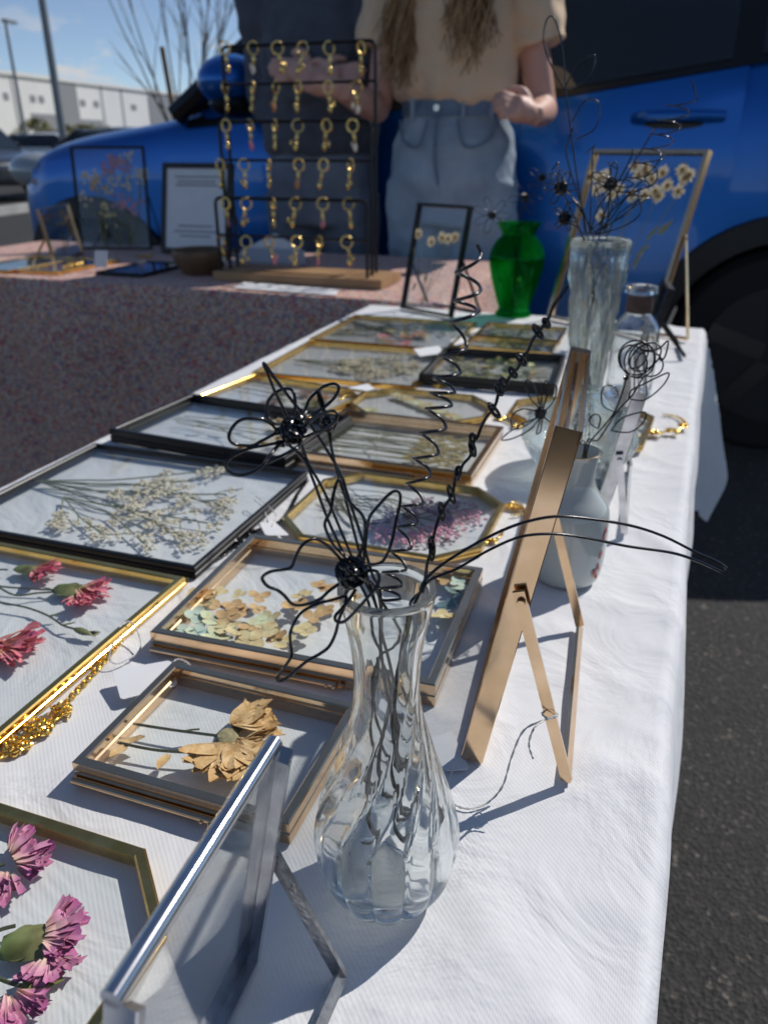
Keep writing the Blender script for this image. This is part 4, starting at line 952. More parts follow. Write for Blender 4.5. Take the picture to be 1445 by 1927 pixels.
# ------------------------------------------------------------------ vases
VB = T(727, 1662)                                    # foot of the bud vase
def vase(label, b, prof, mat, n=64, fun=None, name='vase', cat='vase', ang=60):
    o = MB().lathe(prof, n, b, fun, wrap=True).build(name, mat, None, b, ang=ang); fixn(o)
    if CAUST: o.cycles.is_caustics_caster = True
    return tag(o, label, cat)
def sm(prof, k=4): 
    p = cr([V((r, z, 0)) for r, z in prof], k); return [(max(q.x, .0002), q.y) for q in p]
outer = sm([(.0205, .0), (.0240, .003), (.0295, .016), (.0318, .031), (.0303, .046), (.0243, .066), (.0188, .086), (.0150, .101), (.0135, .116), (.0140, .130), (.0160, .144), (.0182, .154), (.0192, .1595)], 6)
rim = [(.0190, .1615), (.0180, .1622), (.0168, .1618)]
inner = sm([(.0160, .158), (.0140, .146), (.0118, .131), (.0112, .116), (.0124, .102), (.0160, .086), (.0216, .066), (.0278, .046), (.0290, .031), (.0262, .017), (.016, .0085), (.0003, .0075)], 5)
NRIB = 13
def ribs(r, z, a):
    if (r, z) in OUT or (r, z) in INN:
        g_ = 1.0 if (r, z) in OUT else .4
        tw = 0.0 if z < .046 else 1.5 * min(1, (z - .046) / .072) ** 1.3
        k = g_ * (.056 if z < .06 else .056 * max(0.15, 1 - (z - .06) / .05))
        if z > .145: k *= max(0, 1 - (z - .145) / .010)
        if z < .004: k *= .5
        s_ = abs(sin(NRIB * (a - tw) / 2)); return (r * (1 - k * 1.1 + k * 1.7 * s_ ** .55), a)
    return (r, a)
OUT = set(outer); INN = set(q for q in inner if q[1] > .012)
bud = vase('clear glass bud vase with a ribbed swirling round base, in the centre foreground', VB, [(.0003, .0012), (.017, .0012), (.0195, .0002)] + outer + rim + inner, 'glass', 208, ribs)
# green vase
GB = T(965, 592); k = 1.0
go = sm([(.036, .0), (.037, .004), (.031, .012), (.036, .03), (.049, .075), (.0545, .105), (.052, .125), (.043, .143), (.0335, .153), (.0325, .158), (.038, .170), (.0435, .177)], 4)
gi = sm([(.0415, .1785), (.0355, .170), (.0300, .158), (.031, .152), (.040, .142), (.0495, .125), (.052, .105), (.0465, .075), (.033, .032), (.02, .014), (.0003, .012)], 4)
vase('emerald green glass vase with round shoulders and a flared lip, at the far end', GB, [(.0003, .0008)] + go + gi, 'green_glass', 48)
# tall clear vase with trumpet neck and round base
CB = T(1083, 884); ct = PV(CB, 1120, 449); H = ct.z - TZ
rr = 57 * depth(ct) / FPX; br = 104 * depth(CB) / FPX
co = sm([(.030, .0), (br * .72, .006), (br * .98, .030), (br, .042), (br * .82, .062), (.026, .076), (.0175, .086), (.0205, .090), (.0175, .095), (.0185, .120), (rr * .72, H * .62), (rr * .88, H * .85), (rr * .98, H - .008), (rr, H - .002)], 5)
ci = sm([(rr - .002, H), (rr - .006, H - .010), (rr * .80, H * .85), (rr * .62, H * .62), (.0145, .120), (.0135, .095), (.014, .086), (.022, .074), (br * .75, .060), (br - .004, .042), (br * .9, .030), (.02, .010), (.0003, .009)], 5)
CO = set(co)
def cuts(r, z, a):
    if (r, z) in CO and .10 < z < H - .014:
        q = abs(sin(5 * a + z * 55)) * abs(sin(5 * a - z * 55)); return (r * (1 - .09 + .20 * q), a)
    return (r, a)
vase('tall clear cut-glass vase with a trumpet neck and round base, right of the middle', CB, [(.0003, .001)] + co + ci, 'cut_glass', 120, cuts)
# bottle
BB = T(1180, 742); bt = PV(BB, 1174, 536); h = bt.z - TZ
bo = sm([(.028, 0), (.0305, .004), (.031, .05), (.031, h * .55), (.028, h * .66), (.019, h * .74), (.0155, h * .78), (.0155, h * .92), (.0205, h * .94), (.0215, h * .97), (.0205, h)], 4)
bi = sm([(.013, h), (.0125, h * .9), (.0128, h * .78), (.016, h * .73), (.0255, h * .65), (.0285, h * .55), (.0285, .05), (.026, .008), (.0003, .007)], 4)
t = thing('bottle_vase', 'clear glass bottle with a brown leather band round its neck, behind the white vase', 'bottle', BB)
o = MB().lathe([(.0003, .001)] + bo + bi, 40, BB, None, True).build('glass_body', 'glass', t); fixn(o)
MB().lathe(sm([(.0159, h * .775), (.0172, h * .78), (.0172, h * .915), (.0159, h * .92)], 3), 32, BB, None, True).build('neck_band', 'leather', t)
# white ceramic vase
WB = T(1062, 1083); wt = PV(WB, 1098, 850); h = wt.z - TZ
px = depth(WB) / FPX
wo = sm([(.020, 0), (.0255, .003), (.0285, .016), (.0292, .035), (.0290, h * .50), (.0268, h * .60), (.0195, h * .69), (.0150, h * .77), (.0142, h * .86), (.0152, h * .95), (.0168, h * .993)], 5)
wi = sm([(.0155, h), (.0138, h * .95), (.0125, h * .86), (.0128, h * .77), (.016, h * .69), (.023, h * .6), (.026, h * .5), (.026, .02), (.02, .008), (.0003, .007)], 4)
t = thing('ceramic_vase', 'pale grey-white ceramic vase with small red marks, behind the gold standing frame', 'vase', WB)
o = MB().lathe([(.0003, .001)] + wo + wi, 48, WB, None, True).build('vase_body', 'ceramic', t); fixn(o)
MB().lathe([(.0168 + .0006 * cos(a), h + .0006 * sin(a)) for a in [2 * pi * k / 8 for k in range(8)]], 48, WB, None, True).build('rim_line', 'champagne', t)
for k, (px_, py_) in enumerate(((1131, 985), (1129, 997), (1126, 1030), (1122, 1050), (1118, 1062), (1124, 1056))):
    z = PV(WB, px_, py_).z - TZ; a0 = -.35 - .06 * k; b = MB(); r_ = .02945
    for j in range(3):
        aa = a0 + ru(-.05, .05); zz = z + ru(-.002, .002); b.grid(lambda u_, v_: WB + V(((r_ + .0002) * cos(aa + (u_ - .5) * .07 * (1 - .6 * v_)), (r_ + .0002) * sin(aa + (u_ - .5) * .07), zz + (v_ - .5) * .004 + u_ * .001)), 3, 3)
    b.build('red_mark', 'red_glaze', t)

# ------------------------------------------------------------------ wire flowers
def wplane(b):
    n = V((b.x, b.y, 0)).normalized(); return lambda px_, py_, dd=0.0: PN(px_, py_, b + n * dd, n)
WR = .00062
def tangle(c, R, loops, r, flat=1.0):
    b = MB()
    for k in range(loops):
        ax = V((ru(-1, 1), ru(-1, 1), ru(-1, 1))).normalized(); X = ax.orthogonal().normalized(); Y = ax.cross(X); q = R * ru(.55, 1.0); off = V((ru(-1, 1), ru(-1, 1), ru(-1, 1))) * R * .2
        b.tube([c + off + (X * cos(2 * pi * j / 14) + Y * sin(2 * pi * j / 14) * ru(.96, 1.04)) * q for j in range(14)], r, 5, True)
    return b
def wire_part(root, name, pts, r=WR, k=5, n=6, closed=False, mat='wire'):
    return MB().tube(cr(pts, k, closed), r, n, closed).build(name, mat, root, ang=80)
W = wplane(VB)
def zm(ox, oy, s, pts, w=W, d=0.0, dd=None):
    n = len(pts); return [w(ox + x / s, oy + y / s, d + (dd * sin(pi * i / (n - 1)) if dd else 0)) for i, (x, y) in enumerate(pts)]
Z4 = (400, 650, 2.965); Z1 = (420, 670, 5.558); Z7 = (720, 380, 3.705); Z5 = (480, 880, 2.779)
WG = 'black wire flowers in the clear bud vase'
random.seed(41)
def inv(px_, py_, f): return None
bot = lambda a, r_, z: VB + V((r_ * cos(a), r_ * sin(a), z))
# flower hanging over the rim
t = thing('wire_flower', 'black wire flower with wavy open petals bending over the rim of the bud vase', 'wire flower', bot(2.4, .015, .012), WG)
pet = [([(715, 1195), (655, 1130), (590, 1085), (545, 1085), (500, 1115), (465, 1175), (440, 1235), (400, 1250), (330, 1260), (285, 1285), (280, 1310), (310, 1345), (360, 1365), (400, 1395), (440, 1440), (480, 1450), (540, 1440), (600, 1415), (650, 1370), (705, 1330)], -.012),
       ([(735, 1400), (670, 1420), (590, 1440), (510, 1480), (465, 1530), (435, 1600), (435, 1660), (440, 1730), (405, 1790), (370, 1840), (360, 1865), (385, 1870), (430, 1845), (480, 1800), (530, 1760), (600, 1720), (650, 1680), (685, 1610), (705, 1530), (740, 1440), (745, 1395)], -.014),
       ([(835, 1275), (880, 1255), (920, 1265), (930, 1305), (915, 1345), (870, 1400), (800, 1480), (750, 1530), (720, 1545), (690, 1540), (685, 1510), (720, 1470), (760, 1420), (800, 1360)], -.010),
       ([(830, 1225), (880, 1225), (940, 1210), (970, 1170), (1000, 1090), (1025, 970), (1045, 880), (1045, 830), (1020, 812), (980, 835), (920, 900), (880, 950), (862, 1010), (855, 1090), (845, 1180), (840, 1230)], .006),
       ([(750, 1190), (700, 1140), (660, 1090), (630, 1020), (630, 980), (660, 920), (675, 830), (695, 760), (710, 755), (735, 830), (780, 890), (830, 940), (850, 990), (850, 1060), (835, 1130), (800, 1200)], .008)]
for pts, dd in pet: wire_part(t, 'petal', zm(*Z4, pts, d=-.020, dd=dd))
tangle(W(660, 1080, -.022), .0052, 22, .0006).build('flower_eye', 'wire', t)
wire_part(t, 'stem', [W(655, 1095, -.021), W(650, 1120, -.0205), W(668, 1090, -.020), W(700, 1098, -.012), W(716, 1140, -.006), W(712, 1240, 0), W(700, 1330, 0), bot(2.6, .012, .06), bot(2.6, .019, .02), bot(2.6, .018, .011)])
# daisy
t = thing('wire_flower', 'black wire daisy with five round loop petals, tallest on the left of the bud vase', 'wire flower', bot(.5, .01, .012), WG)
for pts, dd in (([(565, 780), (510, 720), (440, 670), (340, 655), (230, 655), (150, 690), (90, 760), (62, 830), (75, 890), (130, 925), (210, 935), (310, 935), (400, 890), (490, 840), (570, 790)], -.01),
                ([(620, 905), (560, 910), (440, 935), (300, 960), (180, 1005), (80, 1060), (30, 1120), (40, 1180), (90, 1225), (180, 1245), (280, 1225), (370, 1180), (430, 1130), (450, 1090), (520, 1000), (600, 920)], -.012),
                ([(700, 690), (620, 710), (540, 710), (480, 660), (455, 570), (470, 480), (530, 400), (620, 350), (700, 345), (740, 390), (755, 500), (745, 600), (730, 690)], .01),
                ([(800, 650), (860, 600), (870, 540), (900, 460), (960, 390), (1050, 320), (1150, 290), (1200, 310), (1205, 360), (1150, 450), (1060, 530), (950, 600), (860, 630), (800, 665)], .012),
                ([(830, 770), (890, 700), (970, 640), (1080, 590), (1150, 575), (1185, 600), (1185, 650), (1140, 720), (1050, 770), (950, 810), (860, 845), (800, 830)], -.008),
                ([(640, 880), (560, 950), (500, 1030), (450, 1105), (500, 1100), (640, 1030), (760, 970), (805, 920), (790, 860)], -.014)):
    wire_part(t, 'petal', zm(*Z1, pts, d=.004, dd=dd))
tangle(W(549, 812, .004), .0046, 24, .0006).build('flower_eye', 'wire', t)
for a in ((570, 790), (600, 910), (800, 655), (830, 770)): tangle(zm(*Z1, [a], d=.004)[0], .0013, 5, .0006).build('wire_knot', 'wire', t)
wire_part(t, 'stem', [W(538, 833, .004), W(570, 862, .003), W(588, 900, .002), W(618, 980, 0), W(655, 1060, -.003), W(692, 1130, -.002), W(705, 1200, 0), W(735, 1290, 0), bot(.5, .006, .07), bot(.4, .015, .011)])
wire_part(t, 'stem', [W(566, 830, .004), W(580, 870, .003), W(610, 925, .002), W(640, 995, 0), W(668, 1060, -.002), W(704, 1130, -.001), W(728, 1220, 0), W(742, 1300, 0), bot(.9, .008, .07), bot(.8, .018, .011)])
# bud with a long pointed leaf
t = thing('wire_flower', 'black wire bud with a long pointed leaf, right behind the wire daisy', 'wire flower', bot(1.5, .01, .012), WG)
wire_part(t, 'leaf', zm(*Z1, [(690, 680), (600, 490), (540, 370), (480, 220), (425, 90), (432, 80), (470, 130), (560, 260), (690, 430), (830, 600), (900, 700), (1000, 850), (1100, 1010), (1190, 1160), (1260, 1310)], d=.012))
b = MB()
for k in range(6):
    o_ = ru(-18, 18); b.tube(cr(zm(*Z1, [(995 + o_ * .2, 340 + abs(o_)), (1015 + o_, 440), (1045 + o_, 560), (1085 + o_ * .6, 670), (1105 + o_ * .8, 780), (1122 + o_ * .2, 910)], d=.012 + ru(-.001, .001)), 4), .0005, 5)
b.build('bud', 'wire', t)
tangle(W(618, 797, .012), .0032, 16, .0006).build('flower_eye', 'wire', t)
wire_part(t, 'stem', [W(622, 834, .012), W(632, 880, .010), W(645, 920, .008), W(662, 985, .004), W(682, 1060, .001), W(702, 1120, 0), W(718, 1200, .002), W(700, 1300, 0), bot(1.8, .008, .06), bot(1.9, .018, .011)])
wire_part(t, 'stem', [W(646, 905, .012), W(660, 950, .009), W(680, 1010, .006), W(700, 1080, .003), W(716, 1120, .002), W(722, 1250, 0), bot(1.2, .008, .07), bot(1.2, .019, .012)])
# spiral
t = thing('wire_spiral', 'black wire corkscrew spiral rising high out of the bud vase', 'wire spiral', bot(4.4, .01, .012), WG)
Rr = [(905, 477), (904, 545), (897, 585), (878, 653), (866, 702), (856, 739), (850, 763), (839, 806), (825, 852), (810, 893), (796, 947), (786, 984), (774, 1031), (764, 1072), (757, 1102), (754, 1126)]
Ll = [(858, 513), (854, 566), (847, 607), (828, 670), (816, 712), (809, 740), (801, 769), (790, 815), (777, 863), (764, 910), (754, 953), (744, 992), (734, 1038), (720, 1077), (715, 1107), (716, 1131)]
ex_ = [q for p in zip(Rr, Ll) for q in p]; pts = [W(897, 460, .014)]
for i in range(len(ex_) - 1):
    (x0, y0), (x1, y1) = ex_[i], ex_[i + 1]
    for k in range(6):
        f_ = k / 6; c_ = .5 - .5 * cos(pi * f_); dl = .014 * (1 - i / len(ex_)); am = abs(x1 - x0) * .5 * .00026
        pts.append(W(x0 + (x1 - x0) * c_, y0 + (y1 - y0) * (f_ ** 1.7 if i % 2 else 1 - (1 - f_) ** 1.7), dl + am * (1 if i % 2 else -1) * sin(pi * f_)))
pts += [W(730, 1150, .0), W(752, 1180, -.002), W(738, 1215, .001), W(708, 1235, .001), W(716, 1260, 0), W(740, 1275, 0), bot(4.4, .006, .075), bot(4.4, .015, .012)]
MB().tube(cr(pts, 2), WR, 6).build('spiral', 'wire', t, ang=80)
# knotted stem
t = thing('knotted_wire', 'long black wire twisted into a row of small knots, leaning right from the bud vase', 'wire', bot(5.4, .01, .012), WG)
k7 = [(1290, 580), (1215, 690), (1180, 740), (1155, 810), (1130, 850), (1075, 920), (1035, 980), (1005, 1050), (970, 1090), (940, 1160), (890, 1210), (850, 1290), (810, 1330), (790, 1400), (765, 1450), (725, 1495), (690, 1560), (660, 1640), (630, 1680), (610, 1770), (560, 1830), (530, 1900)]
k5 = [(1045, 60), (1030, 140), (975, 230), (940, 330), (920, 430), (900, 500), (890, 570), (870, 640), (815, 700)]
sp = zm(*Z7, k7, d=.012) + zm(*Z5, k5, d=.006)
wire_part(t, 'stem', sp + [W(770, 1150, 0), W(745, 1260, 0), bot(5.4, .009, .07), bot(5.6, .020, .012)])
for (x, y, L_, a) in ((1140, 845, 70, -.5), (1080, 905, 110, -.55), (965, 1100, 90, -.6), (905, 1190, 80, -.6), (810, 1310, 80, -.5), (840, 1270, 90, -.25), (775, 1455, 120, -.65), (625, 1720, 110, -.25), (625, 1650, 70, .0), (525, 1890, 90, .1)):
    for s_ in (0, 1):
        c = (x, y); pts = []
        for j in range(10):
            aa = 2 * pi * j / 10; lx = cos(aa) * L_ * .5; wx = sin(aa) * (13 + 5 * s_); dx, dy = sin(-a), cos(a)
            q = (c[0] + dx * lx + dy * wx, c[1] + dy * lx - dx * wx); pts.append(W(720 + q[0] / 3.705, 380 + q[1] / 3.705, .012 + .0008 * sin(aa * 2 + s_)))
        wire_part(t, 'wire_knot', pts, .0006, 3, 5, True)
for (x, y, a) in ((1025, 140, -.3), (975, 230, -.15), (922, 410, -.1), (925, 440, .05)):
    pts = []
    for j in range(10):
        aa = 2 * pi * j / 10; lx = cos(aa) * 46; wx = sin(aa) * 12; pts.append(W(480 + (x + sin(-a) * lx + wx) / 2.779, 880 + (y + lx) / 2.779, .006 + .0008 * sin(2 * aa)))
    wire_part(t, 'wire_knot', pts, .0006, 3, 5, True)
# long loop to the right
t = thing('wire_loop', 'long narrow black wire loop arching right from the bud vase over the table edge', 'wire loop', bot(5.9, .01, .012), WG)
wire_part(t, 'loop', [W(x, y, -.004 + .03 * max(0, (x - 800) / 560) ) for x, y in ((790, 1110), (805, 1085), (850, 1050), (920, 1010), (980, 985), (1045, 972), (1120, 978), (1190, 990), (1250, 1010), (1310, 1040), (1345, 1055), (1366, 1069), (1362, 1077), (1340, 1068), (1310, 1055), (1262, 1040), (1180, 1028), (1100, 1012), (1040, 1005), (980, 1010), (920, 1035), (860, 1070), (808, 1092), (795, 1115))])
wire_part(t, 'stem', [W(792, 1112, -.004), W(775, 1150, -.004), W(752, 1240, 0), W(735, 1310, 0), bot(4.0, .008, .07), bot(3.6, .018, .03), bot(3.5, .020, .012)])
b = MB(); c0 = bot(3.5, .019, .014)
for k in range(7): b.tube([c0 + V((.0016 * cos(a), .0016 * sin(a), .001 * k + a * .0002)) for a in [2 * pi * j / 10 for j in range(10)]], .0005, 5, True)
b.build('coil', 'wire', t)

# wires in the other vases
random.seed(51)
W2 = wplane(WB); Zw = (980, 620, 3.853); W2G = 'black wire flowers in the white ceramic vase'
wb = lambda a: WB + V((.010 * cos(a), .010 * sin(a), .010))
t = thing('wire_rose', 'black wire rose with loose overlapping loops, standing in the white ceramic vase', 'wire flower', wb(0), W2G)
for k in range(6):
    cx_, cy_, rx, ry, ro = [(835, 205, 130, 125, 0), (860, 225, 110, 130, .4), (815, 230, 95, 120, -.4), (930, 250, 100, 90, .3), (900, 200, 80, 130, .9), (850, 190, 60, 100, .5)][k]
    wire_part(t, 'petal', zm(*Zw, [(cx_ + rx * cos(a) * cos(ro) - ry * sin(a) * sin(ro), cy_ + rx * cos(a) * sin(ro) + ry * sin(a) * cos(ro)) for a in [2 * pi * j / 11 + k for j in range(11)]], W2, .01 + ru(-.006, .006)), .0006, 4, 5, True)
wire_part(t, 'leaf', zm(*Zw, [(860, 150), (960, 150), (1010, 130), (1065, 85), (1045, 190), (1010, 225), (1000, 180)], W2, .012), .0006)
tangle(zm(*Zw, [(760, 350)], W2, .01)[0], .002, 7, .0005).build('wire_knot', 'wire', t)
for pts in ([(760, 350), (740, 440), (680, 590), (600, 700), (520, 790), (465, 890)], [(880, 350), (810, 470), (690, 600), (640, 680), (560, 800), (475, 900)]):
    wire_part(t, 'stem', zm(*Zw, pts, W2, .006) + [wb(.4)], .0006)
for lf in ([(700, 480), (690, 430), (640, 405), (590, 430), (580, 500), (600, 560), (660, 590), (690, 610)], [(780, 500), (800, 440), (880, 400), (980, 350), (1070, 315), (1040, 390), (960, 470), (880, 515), (790, 505)], [(650, 740), (690, 680), (760, 630), (900, 600), (880, 680), (800, 740), (720, 745), (650, 730)], [(560, 720), (500, 680), (510, 630), (550, 615), (575, 650), (560, 715)]):
    wire_part(t, 'leaf', zm(*Zw, lf, W2, .008), .0006)
t = thing('wire_flower', 'small black wire daisy leaning left out of the white ceramic vase, behind the gold frame', 'wire flower', wb(3), W2G)
for lf in ([(140, 600), (60, 580), (0, 580), (-60, 620), (-70, 690), (-30, 720), (60, 680), (130, 620)], [(130, 570), (60, 490), (30, 400), (50, 365), (90, 400), (120, 480), (140, 580)], [(150, 570), (150, 450), (175, 375), (195, 390), (190, 470), (160, 570)], [(160, 580), (200, 450), (235, 400), (260, 430), (235, 520), (170, 590)], [(150, 610), (120, 720), (110, 755), (140, 740), (155, 640)], [(130, 640), (40, 670), (-80, 740), (-140, 800), (-60, 790), (60, 730), (130, 650)]):
    wire_part(t, 'petal', zm(*Zw, lf, W2, .025), .0006)
tangle(zm(*Zw, [(140, 610)], W2, .025)[0], .0042, 16, .0006).build('flower_eye', 'wire', t)
wire_part(t, 'stem', zm(*Zw, [(150, 620), (240, 700), (330, 780), (400, 830), (455, 880)], W2, .012) + [wb(2.6)], .0006)
W3 = wplane(CB); cb = lambda a: CB + V((.012 * cos(a), .012 * sin(a), .012)); W3G = 'black wire flowers in the tall clear vase'
def stem3(t, pts, a): wire_part(t, 'stem', [W3(*p) for p in pts] + [W3(1116, 520), W3(1100, 640, .0), CB + V((.004 * cos(a), .004 * sin(a), .10)), cb(a)], .0007)
def loops3(t, c, n, R, d=0.0, w_=None):
    w_ = w_ or W3
    for k in range(n):
        a = 2 * pi * k / n + ru(-.2, .2); pts = []
        for j in range(9):
            f_ = j / 8; rad = R * sin(pi * f_) ** .8 if j not in (0, 8) else 0; aa = a + (f_ - .5) * .9; pts.append(w_(c[0] + cos(aa) * rad, c[1] + sin(aa) * rad, d + .004 * cos(a * 2)))
        wire_part(t, 'petal', pts, .0006)
for c, n, R, top, a, lab in (((1055, 355), 6, 34, [(1062, 372), (1085, 420)], 0, 'black wire flower with a dense dark centre, leftmost in the tall clear vase'), ((1062, 410), 5, 26, [(1072, 420), (1095, 440)], 1, 'low black wire flower just above the left rim of the tall clear vase'), ((1150, 345), 5, 40, [(1145, 375), (1130, 430)], 2, 'black wire flower with wide petals in front of the large daisy frame')):
    t = thing('wire_flower', lab, 'wire flower', cb(a), W3G); loops3(t, c, n, R); tangle(W3(*c), .0058, 20, .0007).build('flower_eye', 'wire', t); stem3(t, [c] + top, a)
t = thing('wire_spiral', 'thin black wire spiral rising above the large daisy frame from the tall clear vase', 'wire spiral', cb(3), W3G)
pts = [W3(1300 - 10 * 0, 150)]
for i in range(64):
    f_ = i / 63; cx_ = 1285 - 105 * f_; cy_ = 185 + 190 * f_; pts.append(W3(cx_ + 26 * cos(f_ * 44), cy_ + 5 * sin(f_ * 44), .012 * sin(f_ * 44)))
wire_part(t, 'spiral', pts + [W3(1165, 400), W3(1140, 450), W3(1120, 540), W3(1100, 640), CB + V((.004, 0, .1)), cb(3)], .0006, 2)
t = thing('wire_leaf', 'black wire leaf loops reaching up from the tall clear vase', 'wire leaf', cb(4), W3G)
wire_part(t, 'leaf', [W3(x, y) for x, y in ((1062, 170), (1035, 120), (1022, 75), (1028, 38), (1040, 32), (1052, 62), (1060, 110), (1064, 170))], .0006)
wire_part(t, 'leaf', [W3(x, y) for x, y in ((1062, 165), (1085, 125), (1118, 103), (1112, 140), (1085, 162), (1064, 168))], .0006)
wire_part(t, 'leaf', [W3(x, y) for x, y in ((1075, 230), (1100, 190), (1126, 195), (1120, 240), (1085, 262))], .0006)
stem3(t, [(1063, 168), (1070, 220), (1078, 280), (1088, 350), (1102, 430)], 4)
t = thing('wire_branch', 'black wire branch with curling twigs above the tall clear vase', 'wire branch', cb(5), W3G)
for pts in ([(1110, 440), (1125, 390), (1160, 345), (1185, 300), (1190, 280)], [(1118, 440), (1150, 410), (1180, 370), (1230, 345), (1236, 320)], [(1112, 442), (1092, 380), (1075, 330), (1065, 280), (1078, 240)], [(1120, 442), (1175, 425), (1205, 400), (1200, 370)]): wire_part(t, 'twig', [W3(*p) for p in pts], .0007)
for k in range(9):
    x, y = ru(1040, 1250), ru(230, 400); wire_part(t, 'twig', [W3(1115 + ru(-25, 25), 442), W3(1115 * .5 + x * .5 + ru(-15, 15), 440 * .5 + y * .5), W3(x, y, ru(-.02, .02)), W3(x + ru(-18, 18), y - ru(8, 26), ru(-.02, .02)), W3(x + ru(-26, 26), y - ru(-6, 10), ru(-.02, .02))], .0006)
stem3(t, [(1115, 440), (1117, 470)], 5)
W4 = wplane(GB); gb = lambda a: GB + V((.012 * cos(a), .012 * sin(a), .014)); W4G = 'black wire flowers in the green vase'
for c, n, R, a, lab in (((925, 405), 7, 36, 0, 'fine black wire flower leaning left over the rim of the green vase'), ((988, 372), 6, 32, 2, 'black wire flower standing upright in the green vase'), ((1020, 335), 5, 30, 4, 'tall black wire flower leaning right out of the green vase')):
    t = thing('wire_flower', lab, 'wire flower', gb(a), W4G); loops3(t, c, n, R, 0, W4); tangle(W4(*c), .008, 14, .0007).build('flower_eye', 'wire', t)
    wire_part(t, 'stem', [W4(*c), W4(c[0] * .4 + 967 * .6, c[1] * .4 + 430 * .6), W4(967, 455), GB + V((.004, 0, .08)), gb(a)], .0007)

# ------------------------------------------------------------------ chains, tags and strings
def chain(label, px_pts, mat='gold_chain', step=.0028, r=.00042, size=.0021, heap=(), dz=.001, seed=1, z=TZ):
    random.seed(seed); b = MB(); pts = cr([T(x, y, dz, z) for x, y in px_pts], 8); 
    cur = 0.0; last = pts[0]; k = 0; links = []
    for p in pts[1:]:
        seg = (p - last).length; d = (p - last).normalized() if seg > 1e-9 else V((1, 0, 0)); s_ = step - cur if cur else 0.0
        q = cur
        while q <= seg: links.append((last + d * q, d)); q += step
        cur = q - seg; last = p
    for (x, y, R_, n) in heap:
        c = T(x, y, dz, z)
        for _ in range(n): a = ru(0, 6.28); q = R_ * sqrt(rnd()); links.append((c + V((q * cos(a), q * .8 * sin(a), ru(0, .003) * (1 - q / R_ * .6))), V((ru(-1, 1), ru(-1, 1), ru(-.3, .3))).normalized()))
    for k, (c, d) in enumerate(links):
        up = V((0, 0, 1)) if k % 2 else V((0, .6, .8)); s_ = d.cross(up).normalized(); n_ = s_ if k % 2 == 0 else (UP * .5 + s_ * .8).normalized()
        b.tube([c + UP * ru(0, .0006) + d * size * cos(2 * pi * j / 8) + n_ * size * .7 * sin(2 * pi * j / 8) for j in range(8)], r, 4, True)
    return tag(b.build('chain', mat, None, T(*px_pts[0], 0, z)), label, 'chain')
chain('bright gold chain lying along the right rail of the pink carnation frame', [(352, 1092), (300, 1140), (240, 1192), (200, 1240), (165, 1280), (130, 1318), (105, 1352), (60, 1385), (20, 1412), (-20, 1440)], heap=((118, 1340, .006, 30), (75, 1372, .008, 60), (35, 1405, .007, 55), (240, 1188, .003, 14)), seed=2, size=.0026, r=.0006, step=.0032)
chain('black chain between the black frame and the brass octagon', [(345, 1078), (375, 1068), (415, 1048), (440, 1030), (470, 1003), (520, 985), (545, 960), (560, 930), (578, 905)], 'black_chain', heap=((445, 1020, .006, 40), (470, 1003, .006, 30)), seed=3, size=.0026, r=.0006, step=.0034)
chain('gold chain heaped beside the small gold frame with dark blossoms', [(640, 752), (665, 735), (690, 722)], heap=((655, 742, .012, 60), (680, 728, .009, 40)), seed=4, size=.0026, r=.0006, step=.004)
chain('gold chain piled at the corner of the black box frame', [(775, 725), (800, 722), (840, 728)], heap=((785, 722, .008, 40), (825, 728, .007, 30)), seed=5, size=.0026, r=.0006, step=.004)
chain('short gold chain to the right of the grass frame', [(925, 778), (955, 795), (975, 805)], heap=((940, 788, .006, 24), (970, 803, .006, 24)), seed=6, size=.0026, r=.0006, step=.004)
chain('gold chain coiled right of the pink octagon', [(950, 950), (975, 945), (985, 965), (960, 970)], heap=((968, 955, .008, 50),), seed=7)
chain('gold chain along the lower right edge of the pink octagon', [(890, 1035), (915, 1022), (940, 1010), (945, 1000)], heap=((925, 1020, .004, 20),), seed=8)
chain('gold chain looped at the right edge of the white table', [(1180, 828), (1220, 815), (1260, 812), (1288, 800), (1275, 785), (1245, 780)], heap=((1230, 815, .009, 50), (1265, 812, .008, 40), (1284, 802, .005, 24)), seed=9, size=.0026, r=.0006, step=.0036)
def paper_tag(label, cs, dz=.003, lift=0.0, z=TZ):
    q = [T(x, y, dz + (lift if i in (0, 1) else 0), z) for i, (x, y) in enumerate(cs)]; c = sum(q, V()) / len(q)
    r = []
    for i in range(4):      # clipped corners
        a, b_, d = q[i - 1], q[i], q[(i + 1) % 4]; r += [b_ + (a - b_).normalized() * .0022, b_ + (a - b_).normalized() * .0008 + (d - b_).normalized() * .0008, b_ + (d - b_).normalized() * .0022]
    return tag(MB().loft([r, [p + UP * .0004 for p in r]]).build('price_tag', 'paper', None, (c.x, c.y, z), smooth=False), label, 'tag')
paper_tag('blank white price tag lying left of the hydrangea frame', [(213, 1262), (322, 1243), (335, 1290), (228, 1318)], .005, .004)
paper_tag('white price tag lying on the cream yarrow frame', [(778, 657), (826, 651), (836, 665), (790, 671)], .010)
paper_tag('white price tag by the black chain left of the pink octagon', [(488, 985), (512, 978), (545, 1008), (500, 1008)], .004)
paper_tag('white price tag under the foot of the tall gold standing frame', [(800, 1398), (850, 1375), (884, 1448), (836, 1452)], .0012)
paper_tag('white price tag between the small dark blossom frame and the brass octagon', [(655, 730), (692, 722), (706, 732), (672, 742)], .006)
paper_tag('white price tag at the left end of the small gold leaf frame', [(846, 640), (870, 634), (880, 645), (856, 650)], .006)
